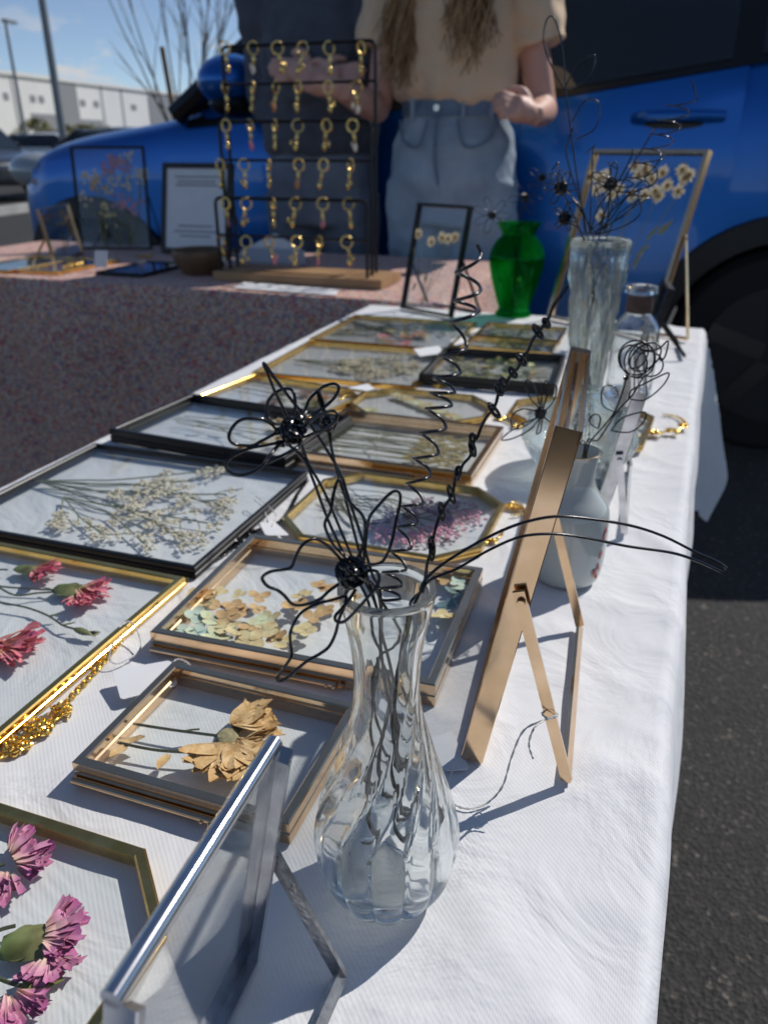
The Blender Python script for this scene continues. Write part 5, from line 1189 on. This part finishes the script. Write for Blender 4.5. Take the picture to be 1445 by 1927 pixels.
def string(label, pts, r=.00055):
    q = cr(pts, 7); b = MB()
    for s_ in (0, pi):
        b.tube([p + V((cos(i * 1.1 + s_), sin(i * 1.1 + s_), .4 * sin(i * 1.1 + s_))) * r * .55 for i, p in enumerate(q)], r * .7, 5)
    return tag(b.build('string', 'string', None, pts[-1]), label, 'string')
tie = S2.f0.lerp(S2.H0, .39); u_ = V((0, -1, 0))
string('white string tied round the leg of the tall gold standing frame, trailing to its tag', [tie + V((.004, -.001, .002)), tie + V((.0, -.0052, .001)), tie + V((-.004, -.001, 0)), tie + V((-.001, .005, 0)), tie + V((.004, 0, 0)), tie + V((-.002, -.006, 0)), T(985, 1375, .042), T(962, 1425, .025), T(945, 1480, .008), T(915, 1512, .0015), T(880, 1522, .0012), T(850, 1510, .0012), T(842, 1480, .0014), T(850, 1452, .0025), T(853, 1440, .003)])
string('loose end of white string hanging from the gold leg', [tie + V((-.002, -.006, 0)), T(1005, 1370, .046), T(995, 1400, .036), T(1003, 1428, .03)])
string('white string looped over the gold rail of the pink carnation frame', [T(240, 1195, .011), T(215, 1210, .012), T(207, 1240, .006), T(225, 1248, .003), T(262, 1225, .004), T(262, 1195, .008), T(245, 1170, .012), T(225, 1180, .013)])
string('white string knotted to the tag left of the hydrangea frame', [T(322, 1250, .008), T(335, 1240, .009), T(352, 1246, .008), T(358, 1256, .006), T(345, 1260, .005), T(325, 1252, .006)])
string('white string across the corner of the black frame', [T(505, 982, .005), T(495, 955, .008), T(478, 940, .011), T(482, 935, .011), T(500, 948, .010), T(520, 970, .006), T(512, 990, .005)])
string('twisted white string in front of the blank price tag', [T(225, 1316, .004), T(262, 1302, .0035), T(295, 1285, .004), T(310, 1275, .006)])
# ------------------------------------------------------------------ floral table behind
FZ = 0.735
fa, fb = T(0, 521, 0, FZ), T(640, 572, 0, FZ)
fy0 = (fa.y + fb.y) / 2; fx1 = T(880, 520, 0, FZ).x + .04; fy1 = T(800, 484, 0, FZ).y; fx0 = -2.15
fy0 = max(fy0, TY1 + .035)
folding_table('folding table hidden under the floral cloth behind', fx0 + .008, fx1 - .008, fy0 + .008, fy1 - .008, FZ - .004, True)
fc = drape(90, 36, fx0, fx1, fy0, fy1, (.3, .3, .62, .3), FZ, .0012, 3.0, wave=.035).build('floral_tablecloth', 'floral', None, ((fx0 + fx1) / 2, fy0, 0), ang=80)
tag(fc, 'small red and blue floral print tablecloth hanging down the table behind', 'tablecloth')
def TF(px_, py_, dz=0.0): return T(px_, py_, dz, FZ)
# key ring rack
RG = 'gold key rings on the black wire rack'
ra, rb_ = TF(402, 527), TF(702, 545); ru_ = V((1, 0, 0)); rw_ = (rb_ - ra).x
yF = (ra.y + rb_.y) / 2; x0_, x1_ = ra.x, rb_.x
rt = thing('key_ring_rack', 'black wire rack with three stepped rows on a wooden base, full of gold key rings', 'rack', (x0_, yF, FZ))
MB().box(x0_, x1_ + .02, yF, yF + .15, FZ + .001, FZ + .022).build('wooden_base', 'wood', rt, smooth=False)
MB().box(x0_ + .05, x1_ - .09, yF + .02, yF + .12, FZ + .0225, FZ + .026).build('base_tray', 'wood', rt, smooth=False)
tiers = ((yF + .022, (375, 447), (405, 690)), (yF + .065, (228, 302), (412, 698)), (yF + .115, (82, 156), (417, 706)))
for yt, bars, (xa, xb) in tiers:
    zt = PY((xa + xb) / 2, bars[0], yt).z; a = PY(xa, bars[0], yt).x; b_ = PY(xb, bars[0], yt).x
    MB().tube([V((a, yt, FZ + .02)), V((a, yt, zt - .012)), V((a + .004, yt, zt - .003)), V((a + .014, yt, zt)), V((b_ - .014, yt, zt)), V((b_ - .004, yt, zt - .003)), V((b_, yt, zt - .012)), V((b_, yt, FZ + .02))], .0042, 8).build('rack_frame', 'black_metal', rt)
    z2 = PY((xa + xb) / 2, bars[1], yt).z; MB().tube([V((a, yt, z2)), V((b_, yt, z2))], .0032, 8).build('cross_bar', 'black_metal', rt)
rows = [[425, 478, 524, 571, 621, 681], [426, 477, 522, 562, 619, 673], [427, 472, 518, 562, 616, 665], [416, 461, 507, 564, 610, 661], [426, 465, 515, 558, 609, 658], [417, 465, 508, 560, 602, 654]]
kinds = ['gold', 'white', 'pink', 'amber', 'green']
pat = ['gwgggg', 'ggaggw', 'gpggga'.replace('a', 'w'), 'gggagg', 'pgggpg', 'wgpgpg']
kn = dict(g='charm_gold', w='charm_white', p='charm_pink', a='charm_amber'); cn = dict(g='gold', w='white', p='pink', a='amber')
ordn = ['first', 'second', 'third', 'fourth', 'fifth', 'last']; rown = ['top bar', 'second bar down', 'third bar down', 'fourth bar down', 'fifth bar down', 'lowest bar']
random.seed(81)
def torus(b, c, R_, r_, ax, n_=18, m_=6):
    ax = V(ax).normalized(); X = ax.orthogonal().normalized(); Y = ax.cross(X); b.tube([c + (X * cos(2 * pi * k / n_) + Y * sin(2 * pi * k / n_)) * R_ for k in range(n_)], r_, m_, True)
for ri in range(6):
    yt, bars, _ = tiers[2 - ri // 2]
    for ci in range(6):
        bp = PY(rows[ri][ci], bars[ri % 2], yt); k = pat[ri][ci]; Rg = .0135
        loc = V((bp.x, yt - .006, bp.z - .0095)); tw = ru(-.9, .9) + (1.2 if rnd() < .15 else 0)
        o = thing('key_ring', f'gold key ring with {cn[k]} charm, {ordn[ci]} from left on the {rown[ri]}', 'key ring', loc + V((0, 0, .0)), RG); o.rotation_euler = (ru(-.15, .15), ru(-.22, .22), tw)
        b = MB(); torus(b, V((0, 0, 0)), Rg, .0018, (0, 1, 0)); torus(b, V((0, .0025, 0)), Rg * .98, .0016, (0, 1, .1)); b.build('ring', 'gold_satin', o, local=True)
        b = MB(); b.tube([V((0, 0, -.0135)), V((0, 0, -.018)), V((.001, 0, -.025)), V((0, 0, -.031))], [.002, .0036, .0044, .0028], 8); torus(b, V((0, 0, -.034)), .0036, .0011, (0, 1, 0), 12, 5); b.build('clasp', 'gold_satin', o, local=True)
        b = MB(); b.ball((ru(-.003, .003), 0, -.0455), (.0058, .004, .0095), 12, 8); 
        if rnd() < .5: b.ball((ru(.006, .011) * random.choice((-1, 1)), .002, -.038), (.0035, .003, .007), 10, 6)
        b.build('charm', kn[k], o, local=True)
# wooden bowl
b_ = TF(381, 514); r_ = 52 * depth(b_) / FPX; hb = .062
o = MB().lathe(sm([(r_ * .62, 0), (r_ * .72, .006), (r_ * .95, hb * .55), (r_, hb * .85), (r_ * .97, hb), (r_ * .90, hb * .9), (r_ * .8, hb * .45), (r_ * .55, .012), (.0003, .010)], 4), 40, b_, None, True).build('bowl', 'bowl_wood', None, b_); fixn(o)
tag(o, 'dark wooden bowl left of the key ring rack', 'bowl')
# white peaked card box behind the rack
a = TF(462, 492); c = TF(572, 498); w_ = (c - a).length; pk = PV(TF(520, 490), 520, 437).z
t = thing('card_display', 'white folded card display with a peaked flap, seen through the key ring rack', 'display', (a.x, a.y, FZ))
MB().loft([[V((a.x, a.y, FZ + .001)), V((c.x, a.y, FZ + .001)), V((c.x, a.y, FZ + .035)), V(((a.x + c.x) / 2, a.y, pk)), V((a.x, a.y, FZ + .035))], [V((a.x, a.y + .004, FZ + .001)), V((c.x, a.y + .004, FZ + .001)), V((c.x, a.y + .004, FZ + .035)), V(((a.x + c.x) / 2, a.y + .02, pk)), V((a.x, a.y + .004, FZ + .035))]]).build('flap', 'paper', t, smooth=False)
MB().loft([[V((a.x, a.y - .07, FZ + .001)), V((c.x, a.y - .07, FZ + .001)), V((c.x, a.y - .07, FZ + .012)), V((a.x, a.y - .07, FZ + .012))], [V((a.x, a.y - .002, FZ + .001)), V((c.x, a.y - .002, FZ + .001)), V((c.x, a.y - .002, FZ + .04)), V((a.x, a.y - .002, FZ + .04))]]).build('card_base', 'grey_card', t, smooth=False)
# flat sheet of paper at the front edge
q = [TF(440, 543), TF(460, 533), TF(638, 547), TF(612, 566)]
for k in range(4): q[k].y = max(q[k].y, fy0 + .006)
o = MB().loft([[p + UP * .0015 for p in (q[0], q[3], q[2], q[1])], [p + UP * .0025 for p in (q[0], q[3], q[2], q[1])]]).build('paper_sheet', 'paper', None, q[0], smooth=False); tag(o, 'white sheet of paper at the front edge of the floral table', 'paper')
# framed sign leaning back
a, b_ = TF(303, 478), TF(438, 484); d = b_ - a
SG2 = 'frames standing on the floral table'
S = standing('black framed white paper sign with grey printed lines, left of the key ring rack', (a.x, a.y), (d.x, d.y), d.length * .95, .265, radians(14), .018, .016, 'sign_black', tilt_away=-1, group=SG2, base=FZ, leg_reach=.09)
slab(S.root, S.loc(0, 0, 0), S.ex, S.ey, S.ez, [(.016, .016), (d.length * .95 - .016, .016), (d.length * .95 - .016, .249), (.016, .249)], .0030, .0042, 'paper', 'paper')
for k, (v_, wv, hv) in enumerate(((.84, .62, .012), (.79, .55, .012), (.75, .6, .012), (.30, .5, .012), (.24, .62, .012), (.19, .45, .012))):
    slab(S.root, S.loc(0, 0, 0), S.ex, S.ey, S.ez, [(d.length * .95 * (.5 - wv / 2), .265 * v_), (d.length * .95 * (.5 + wv / 2), .265 * v_), (d.length * .95 * (.5 + wv / 2), .265 * v_ + .005), (d.length * .95 * (.5 - wv / 2), .265 * v_ + .005)], .0022, .0029, 'print_grey', 'printed_line')
# tall frame with a pink bouquet
a, b_ = TF(152, 470), TF(286, 470); d = b_ - a; hh = PV(a, 148, 280).z - FZ
S = standing('tall black-edged glass frame with a pink and cream dried bouquet', (a.x, a.y), (d.x, d.y), d.length, hh * 1.03, radians(8), .012, .007, 'black_metal', tilt_away=-1, group=SG2, base=FZ, leg_reach=.10)
random.seed(83); fc_ = lambda px_, py_: PN(px_, py_, S.loc(.5, .5), S.ez)
for px_, py_, m_, n_ in ((215, 305, 'mauve_bloom', 26), (205, 318, 'mauve_bloom', 22), (232, 312, 'mauve_bloom', 20), (240, 295, 'cream', 8), (170, 335, 'cream', 14), (185, 345, 'hyd_tan', 14), (200, 350, 'cream', 10), (230, 345, 'cream', 14), (262, 335, 'cream', 12), (270, 330, 'cream', 8), (225, 380, 'mauve_bloom', 14), (240, 390, 'pink_bloom', 14), (195, 395, 'hyd_cream', 10), (258, 385, 'mauve_bloom', 10), (165, 375, 'cream', 6), (208, 415, 'hyd_cream', 6)):
    b = MB(); c = fc_(px_, py_)
    for _ in range(n_): b.ball(c + S.ex * ru(-.026, .026) + S.ey * ru(-.022, .022), (.006, .003, .006), 5, 4, .4)
    b.build('blossom', m_, S.root); rt0 = fc_(198 if px_ < 215 else (222 if px_ < 240 else 248), 462)
    MB().tube(cr([c, c.lerp(rt0, .55) + S.ex * ru(-.02, .02), rt0], 5), .0016, 5).build('stem', 'stem', S.root)
# small clear frame with a brown flower
a, b_ = TF(108, 500), TF(160, 478); d = b_ - a
S = standing('small clear standing frame with a brown dried flower, at the left end', (a.x, a.y), (d.x, d.y), d.length, .150, radians(9), .010, .005, 'champagne', tilt_away=-1, group=SG2, base=FZ, leg_reach=.05)
random.seed(84); fc_ = lambda px_, py_: PN(px_, py_, S.loc(.5, .5), S.ez)
b = MB(); c = fc_(132, 425)
for _ in range(60): b.petal(c + S.ex * ru(-.016, .016) + S.ey * ru(-.02, .02), S.ex * ru(-1, 1) + S.ey * ru(-1, 1), S.ez, .014, .006, wav=.002, tone=(0, 0))
b.build('blossom', 'brown_bloom', S.root); MB().tube(cr([c, fc_(122, 455), fc_(118, 480)], 4), .0015, 5).build('stem', 'stem', S.root)
# flat frames on the floral table
FG2 = 'frames lying flat on the floral table'
def ff(label, cs, mat, col):
    q = [TF(*p) for p in cs]; cx_ = sum(p.x for p in q) / 4; cy_ = sum(p.y for p in q) / 4; w_ = ((q[1] - q[0]).length + (q[2] - q[3]).length) / 2; d_ = ((q[3] - q[0]).length + (q[2] - q[1]).length) / 2
    e = (q[1] - q[0]); F = flat_frame(label, cx_, max(cy_, fy0 + d_ * .6), w_, d_, 0, .009, .006, mat, group=FG2, base=FZ)
    for k in range(7): MB().petal(F.loc(ru(-.6, .5), ru(-.7, .7)), F.ex * ru(0, 1) + F.ey * ru(-1, 1), UP, .035, .010, wav=.001).build('leaf', random.choice(col), F.root)
ff('slim gold frame lying at the far left end of the floral table', [(-40, 512), (66, 516), (110, 490), (40, 486)], 'gold', ['leaf', 'hyd_green'])
ff('small gold frame lying in front of the clear brown flower frame', [(62, 516), (160, 518), (185, 494), (115, 490)], 'gold', ['brown_bloom', 'leaf'])
ff('dark flat frame lying left of the wooden bowl', [(205, 520), (300, 522), (335, 500), (250, 496)], 'black_metal', ['dark_bloom', 'leaf_dark'])
q = TF(190, 512); o = MB().obox(q + V((-.018, 0, .012)), V((.034, .006, 0)), V((0, .012, .042)), V((.0, .001, -.0004))).build('price_tag', 'paper', None, (q.x, q.y, FZ), smooth=False); tag(o, 'white price tag propped up at the left of the floral table', 'tag')
chain('gold chain near the price tag on the floral table', [(120, 502), (140, 498), (155, 494)], heap=((140, 497, .02, 40),), size=.005, r=.0012, step=.007, seed=12, z=FZ + .010)
chain('gold chain at the foot of the tall bouquet frame', [(255, 482), (275, 484), (285, 478)], heap=((275, 483, .016, 30),), size=.005, r=.0012, step=.007, seed=13, z=FZ)
# ------------------------------------------------------------------ people
def skin_mesh(name, mat, root, parts, voxel=.008, smooth_it=6, lumps=None):
    """one continuous surface from overlapping tapered rings, fused by a voxel remesh"""
    b = MB()
    for p in parts:
        if p[0] == 't': b.tube(cr(p[1], 5), [x for x in resample(p[2], (len(p[1]) - 1) * 5 + 1)], 14)
        elif p[0] == 'e':         # elliptical rings (centre, rx, ry)
            cs = cr([q[0] for q in p[1]], 5); rx = resample([q[1] for q in p[1]], len(cs)); ry = resample([q[2] for q in p[1]], len(cs)); e = V(p[2]) if len(p) > 2 else V((1, 0, 0)); f_ = V((-e.y, e.x, 0))
            b.loft([[c + e * rx[i] * cos(2 * pi * k / 24) + f_ * ry[i] * sin(2 * pi * k / 24) for k in range(24)] for i, c in enumerate(cs)])
        elif p[0] == 'b': b.ball(p[1], p[2], 16, 10)
    o = b.build(name, mat, root); fixn(o)
    bake(o, ('REMESH', dict(mode='VOXEL', voxel_size=voxel)), ('SMOOTH', dict(factor=.5, iterations=smooth_it)))
    if lumps:
        me = o.data
        ns = [(v_.co.copy(), v_.normal.copy()) for v_ in me.vertices]
        for v_, (q, nn) in zip(me.vertices, ns): v_.co = q + nn * lumps(q)
    return o
def resample(l, n):
    m_ = len(l) - 1; r = []
    for i in range(n):
        f_ = i / (n - 1) * m_; k = min(int(f_), m_ - 1); t = f_ - k; t = t * t * (3 - 2 * t); r.append(l[k] + (l[k + 1] - l[k]) * t)
    return r
def hand(parts, wrist, d, across, palm_n, L_=.085, curl=.9, fist=False):
    """palm and five fingers; d along the hand, across towards the little finger, palm_n out of the palm"""
    d, across, palm_n = V(d).normalized(), V(across).normalized(), V(palm_n).normalized()
    parts.append(('t', [wrist, wrist + d * L_ * .35, wrist + d * L_ * .8, wrist + d * L_], [.024, .030, .036, .032]))
    for k in range(4):
        o_ = wrist + d * L_ * (.93 + (.05 if k in (1, 2) else 0)) + across * (-.028 + .0185 * k); ln = (.070, .078, .073, .056)[k]; c = curl * (1 + .08 * k); pts = [o_ - d * .012]; dd = d.copy(); p = o_
        for s_, a in ((.44, c * .6), (.32, c * 1.0), (.24, c * .7)):
            p = p + dd * ln * s_; pts.append(p.copy()); dd = (dd * cos(a) + palm_n * sin(a)).normalized()
        parts.append(('t', pts, [.0098, .0096, .0088, .0070]))
    o_ = wrist + d * L_ * .25 - across * .028; t1 = o_ + (d * .6 - across * .8) * .030; t2 = t1 + (d * .9 - across * .1 + palm_n * .4).normalized() * .030; parts.append(('t', [o_, t1, t2, t2 + (d * .8 + palm_n * .5 + across * .4).normalized() * .022], [.015, .0125, .0105, .0085]))
wr = lambda s: (lambda q: s * (noise.noise(V((q.x * 9, q.y * 9, q.z * 14))) + .6 * noise.noise(V((q.x * 22 + q.z * 12, q.y * 22, q.z * 26)))))

# ---- person in the tan T-shirt
YW = 2.60
w0 = PY(852, 480, YW); FX = w0.x
root = thing('person', 'person in a tan T-shirt and light blue jeans with long wavy hair, arms bent', 'person', (FX, YW, 0))
k_ = depth(w0) / FPX
cx = lambda px_, py_, dy=0.0: PY(px_, py_, YW + dy)
waist = cx(853, 196).z; crotch = waist - .30; sh = waist + .44
neck = V((cx(856, 0).x, YW + .01, sh + .06)); chest = V((cx(855, 60).x, YW, waist + .27)); hipc = V((cx(853, 300).x, YW, waist - .16))
P_ = []
P_.append(('e', [(V((hipc.x, YW, waist - .32)), .15, .11), (hipc, .175, .125), (V((cx(853, 196).x, YW, waist)), .135, .10), (chest, .150, .112), (V((neck.x, YW, sh - .03)), .150, .085), (V((neck.x, YW, sh + .02)), .075, .06), (neck, .055, .055)]))
P_.append(('t', [neck - UP * .05, neck + UP * .05, neck + UP * .10], [.055, .052, .055]))
hd = neck + V((.0, -.015, .20)); P_.append(('e', [(hd - UP * .13, .035, .05), (hd - UP * .10, .052, .072), (hd - UP * .03, .068, .088), (hd + UP * .04, .074, .094), (hd + UP * .095, .055, .070), (hd + UP * .115, .02, .03)]))
P_.append(('t', [hd + V((0, -.085, .015)), hd + V((0, -.108, -.018)), hd + V((0, -.09, -.03))], [.009, .012, .009])); P_.append(('t', [hd + V((-.022, -.084, -.062)), hd + V((0, -.092, -.062)), hd + V((.022, -.084, -.062))], [.007, .009, .007]))
for s_ in (-1, 1):
    P_.append(('b', hd + V((s_ * .075, .01, -.01)), (.012, .02, .03))); P_.append(('b', hd + V((s_ * .030, -.082, .018)), (.014, .012, .010)))
    P_.append(('t', [hipc + V((s_ * .085, 0, -.10)), hipc + V((s_ * .095, -.01, -.42)), hipc + V((s_ * .10, .0, -.80)), V((hipc.x + s_ * .10, YW, .09))], [.092, .066, .050, .038]))
    P_.append(('t', [V((hipc.x + s_ * .10, YW + .03, .05)), V((hipc.x + s_ * .11, YW - .06, .045)), V((hipc.x + s_ * .115, YW - .15, .035))], [.042, .045, .032]))
shR = V((neck.x + .165, YW, sh - .03)); elR = cx(1022, 208, .02); wrR = cx(1004, 216, -.19)
P_.append(('t', [V((neck.x + .06, YW, sh)), shR, shR.lerp(elR, .5), elR], [.06, .055, .046, .040])); P_.append(('t', [elR + V((0, .0, 0)), elR.lerp(wrR, .35), wrR], [.042, .040, .027]))
hand(P_, wrR, cx(958, 200, -.24) - wrR, (.1, -.5, -1), (-.2, 1, -.3), .070, 1.35)
shL = V((neck.x - .165, YW, sh - .03)); elL = cx(712, 205, -.03); wrL = cx(640, 170, -.30)
P_.append(('t', [V((neck.x - .06, YW, sh)), shL, shL.lerp(elL, .5), elL], [.06, .055, .046, .040])); P_.append(('t', [elL, elL.lerp(wrL, .4), wrL], [.042, .040, .027]))
hand(P_, wrL, cx(580, 148, -.34) - wrL, (.1, -.3, -1), (0, 1, -.1), .080, .35)
body = skin_mesh('body', 'skin', root, P_, .0062, 3)
# jeans
zc_ = waist - .005
J = [('e', [(V((hipc.x, YW, waist - .34)), .19, .135), (V((hipc.x, YW, waist - .22)), .205, .145), (V((hipc.x, YW, waist - .12)), .190, .138), (V((hipc.x, YW, waist - .03)), .158, .120), (V((hipc.x, YW, waist + .015)), .150, .115)])]
for s_ in (-1, 1): J.append(('t', [hipc + V((s_ * .095, 0, -.06)), hipc + V((s_ * .105, -.01, -.42)), hipc + V((s_ * .11, .01, -.78)), V((hipc.x + s_ * .11, YW + .01, .06))], [.118, .100, .090, .092]))
jo = skin_mesh('jeans', 'denim', root, J, .008, 3, wr(.009))
def ring_at(z, rx, ry, h_, nm, mat, par, a0=0, a1=2 * pi, th=.006):
    b = MB(); n_ = 40; rings = []
    for k in range(n_ + 1):
        a = a0 + (a1 - a0) * k / n_; d_ = V((cos(a), sin(a), 0)); c = V((hipc.x + rx * cos(a), YW + ry * sin(a), z)); rings.append([c, c + d_ * th, c + d_ * th + UP * h_, c + UP * h_])
    o = b.loft(rings).build(nm, mat, par); fixn(o); return o
wb_ = ring_at(waist - .035, .158, .122, .042, 'waistband', 'denim_dark', jo)
for a in (-2.25, -1.25, -.7): ring_at(waist - .045, .163, .127, .060, 'belt_loop', 'denim', jo, a, a + .05, .010)
MB().tube([V((hipc.x - .02, YW - .128, waist - .014)), V((hipc.x - .02, YW - .137, waist - .014))], .009, 12).build('button', 'steel', jo)
for s_ in (-1, 1): MB().tube(cr([V((hipc.x + s_ * .15, YW - .075, waist - .045)), V((hipc.x + s_ * .13, YW - .105, waist - .10)), V((hipc.x + s_ * .07, YW - .140, waist - .115)), V((hipc.x + s_ * .045, YW - .135, waist - .045))], 5), .004, 5).build('pocket_seam', 'denim_dark', jo)
MB().tube(cr([V((hipc.x - .02, YW - .130, waist - .03)), V((hipc.x - .018, YW - .148, waist - .15)), V((hipc.x, YW - .140, waist - .25))], 5), .0045, 5).build('fly_seam', 'denim_dark', jo)
# T-shirt tucked in and bloused
S_ = [('e', [(V((hipc.x, YW, waist - .005)), .160, .122), (V((hipc.x, YW, waist + .03)), .188, .142), (V((hipc.x + .0, YW, waist + .12)), .188, .140), (chest, .192, .142), (V((neck.x, YW, sh - .04)), .182, .105), (V((neck.x, YW, sh + .02)), .10, .075), (V((neck.x, YW, sh + .045)), .07, .066)])]
for s_, s0, e0 in ((1, shR, elR), (-1, shL, elL)): S_.append(('t', [V((neck.x + s_ * .07, YW, sh - .01)), s0 + V((0, 0, .01)), s0.lerp(e0, .62) + V((s_ * .012, 0, 0))], [.09, .086, .088]))
to = skin_mesh('t_shirt', 'tan_shirt', root, S_, .009, 4, lambda q: wr(.011)(q) + .006 * sin(q.x * 70 + 3 * sin(q.z * 9)) * max(0, 1 - abs(q.z - waist - .03) / .12))
# hair: long wavy locks
random.seed(91); b = MB()
for k in range(330):
    a = ru(0, 2 * pi); back = sin(a) > .1
    h0 = hd + V((cos(a) * .055, sin(a) * .075 + .012, ru(.05, .10)))
    side = 1 if cos(a) > 0 else -1; mid = hd + V((side * ru(.072, .10), ru(-.02, .07), ru(-.12, .0)))
    if side < 0: tip = V((cx(ru(748, 800), 0).x, YW - ru(.10, .16), ru(waist + .03, waist + .20)))
    else: tip = V((cx(ru(870, 955), 0).x, YW - ru(.12, .19), ru(waist + .06, waist + .26)))
    if back and rnd() < .4: tip = V((hd.x + side * ru(.02, .16), YW + .16, ru(waist + .1, waist + .3)))
    ctl = [h0, mid]; ph = ru(0, 6); 
    for j in range(1, 7):
        f_ = j / 6; base_ = V((side * .10 + hd.x, tip.y, sh + .02)).lerp(tip, f_); ctl.append(base_ + V((sin(ph + f_ * 9), .5 * cos(ph + f_ * 8), 0)) * .016 * (.4 + f_))
    q = cr(ctl, 4); b.tube(q, [.0048 * (1 - .75 * (i / (len(q) - 1)) ** 2) for i in range(len(q))], 5)
rs_ = MB(); b.build('hair', 'hair', root)
cap = [('e', [(hd + V((0, .02, -.06)), .080, .085), (hd + V((0, .02, .02)), .086, .098), (hd + V((0, .012, .09)), .070, .086), (hd + V((0, .01, .128)), .03, .04)])]
skin_mesh('hair_crown', 'hair', root, cap, .01, 2)
for s_ in (-1, 1): MB().ball(hd + V((s_ * .030, -.088, .018)), .010, 10, 8).build('eye', 'hair_dark', root)
# trainers
for s_ in (-1, 1): skin_mesh('shoe', 'shoe', root, [('t', [V((hipc.x + s_ * .10, YW + .06, .045)), V((hipc.x + s_ * .11, YW - .05, .052)), V((hipc.x + s_ * .115, YW - .17, .040))], [.045, .05, .038])], .01, 2)

# ---- person in the dark hoodie
YM = 2.72; hm = lambda px_, py_, dy=0.0: PY(px_, py_, YM + dy)
hx = hm(606, 300).x; root = thing('person', 'person in a dark grey hoodie and grey jeans standing behind the key ring rack', 'person', (hx, YM, 0))
hem = hm(600, 292).z; ws = hem + .08; sh = hm(610, -5).z + .02; neck = V((hx + .01, YM + .01, sh + .09)); hd = neck + V((0, -.02, .22))
P_ = [('e', [(V((hx, YM, ws - .30)), .16, .12), (V((hx, YM, ws - .12)), .17, .13), (V((hx, YM, ws + .1)), .155, .115), (V((hx, YM, sh - .18)), .175, .125), (V((hx, YM, sh - .02)), .175, .09), (V((hx, YM, sh + .04)), .08, .07), (neck, .062, .062)]), ('t', [neck - UP * .06, neck + UP * .10], [.062, .062]),
      ('e', [(hd - UP * .14, .04, .055), (hd - UP * .10, .06, .08), (hd - UP * .03, .075, .095), (hd + UP * .05, .08, .10), (hd + UP * .105, .06, .075), (hd + UP * .125, .02, .03)]), ('t', [hd + V((0, -.09, .015)), hd + V((0, -.117, -.02)), hd + V((0, -.10, -.034))], [.010, .014, .010]), ('t', [hd + V((-.025, -.09, -.07)), hd + V((0, -.098, -.07)), hd + V((.025, -.09, -.07))], [.007, .009, .007])]
for s_ in (-1, 1):
    P_.append(('b', hd + V((s_ * .082, .01, -.01)), (.012, .022, .034)))
    P_.append(('t', [V((hx + s_ * .09, YM, ws - .2)), V((hx + s_ * .10, YM, .55)), V((hx + s_ * .11, YM, .09))], [.10, .07, .042])); P_.append(('t', [V((hx + s_ * .11, YM + .04, .05)), V((hx + s_ * .12, YM - .07, .045)), V((hx + s_ * .13, YM - .17, .035))], [.045, .048, .034]))
shl, shr = V((hx - .20, YM, sh - .02)), V((hx + .20, YM, sh - .02)); ell, elr = hm(512, 195, -.02), hm(690, 190, -.02); wl, wr_ = hm(600, 152, -.17), hm(592, 135, -.20)
for s0, e0, w1, dd in ((shl, ell, wl, V((1, -.1, .1))), (shr, elr, wr_, V((-1, -.1, .05)))):
    P_.append(('t', [s0, s0.lerp(e0, .5), e0], [.058, .052, .045])); P_.append(('t', [e0, e0.lerp(w1, .5), w1], [.046, .040, .030])); hand(P_, w1, dd, (0, -.2, -1), (0, 1, 0), .085, .4)
skin_mesh('body', 'skin', root, P_, .0065, 3)
H_ = [('e', [(V((hx, YM, hem)), .180, .140), (V((hx, YM, hem + .05)), .200, .158), (V((hx, YM, ws + .12)), .200, .155), (V((hx, YM, sh - .16)), .215, .155), (V((hx, YM, sh - .01)), .205, .115), (V((hx, YM, sh + .05)), .12, .10), (V((hx, YM + .02, sh + .11)), .10, .09)])]
for s0, e0, w1 in ((shl, ell, wl), (shr, elr, wr_)): H_.append(('t', [s0 + V((0, 0, .01)), s0.lerp(e0, .5), e0, e0.lerp(w1, .5), e0.lerp(w1, .92)], [.092, .080, .074, .066, .048]))
H_.append(('t', [V((hx - .09, YM - .04, sh + .07)), V((hx - .05, YM + .09, sh + .10)), V((hx + .05, YM + .09, sh + .10)), V((hx + .09, YM - .04, sh + .07))], [.04, .06, .06, .04]))
skin_mesh('hoodie', 'hoodie', root, H_, .009, 5, wr(.012))
J = [('e', [(V((hx, YM, hem - .22)), .185, .14), (V((hx, YM, hem - .08)), .19, .142), (V((hx, YM, hem + .06)), .165, .125)])]
for s_ in (-1, 1): J.append(('t', [V((hx + s_ * .095, YM, hem - .12)), V((hx + s_ * .105, YM, .55)), V((hx + s_ * .115, YM + .01, .06))], [.115, .098, .088]))
skin_mesh('jeans', 'grey_jeans', root, J, .009, 4, wr(.007))
skin_mesh('hair', 'hair_dark', root, [('e', [(hd + V((0, .03, -.02)), .085, .09), (hd + V((0, .015, .05)), .092, .108), (hd + V((0, .01, .12)), .07, .085), (hd + V((0, .01, .145)), .03, .04)])], .01, 2)
for s_ in (-1, 1):
    MB().ball(hd + V((s_ * .032, -.094, .016)), .010, 10, 8).build('eye', 'hair_dark', root)
    skin_mesh('shoe', 'sign_black', root, [('t', [V((hx + s_ * .11, YM + .07, .045)), V((hx + s_ * .12, YM - .06, .052)), V((hx + s_ * .13, YM - .19, .040))], [.048, .052, .040])], .01, 2)
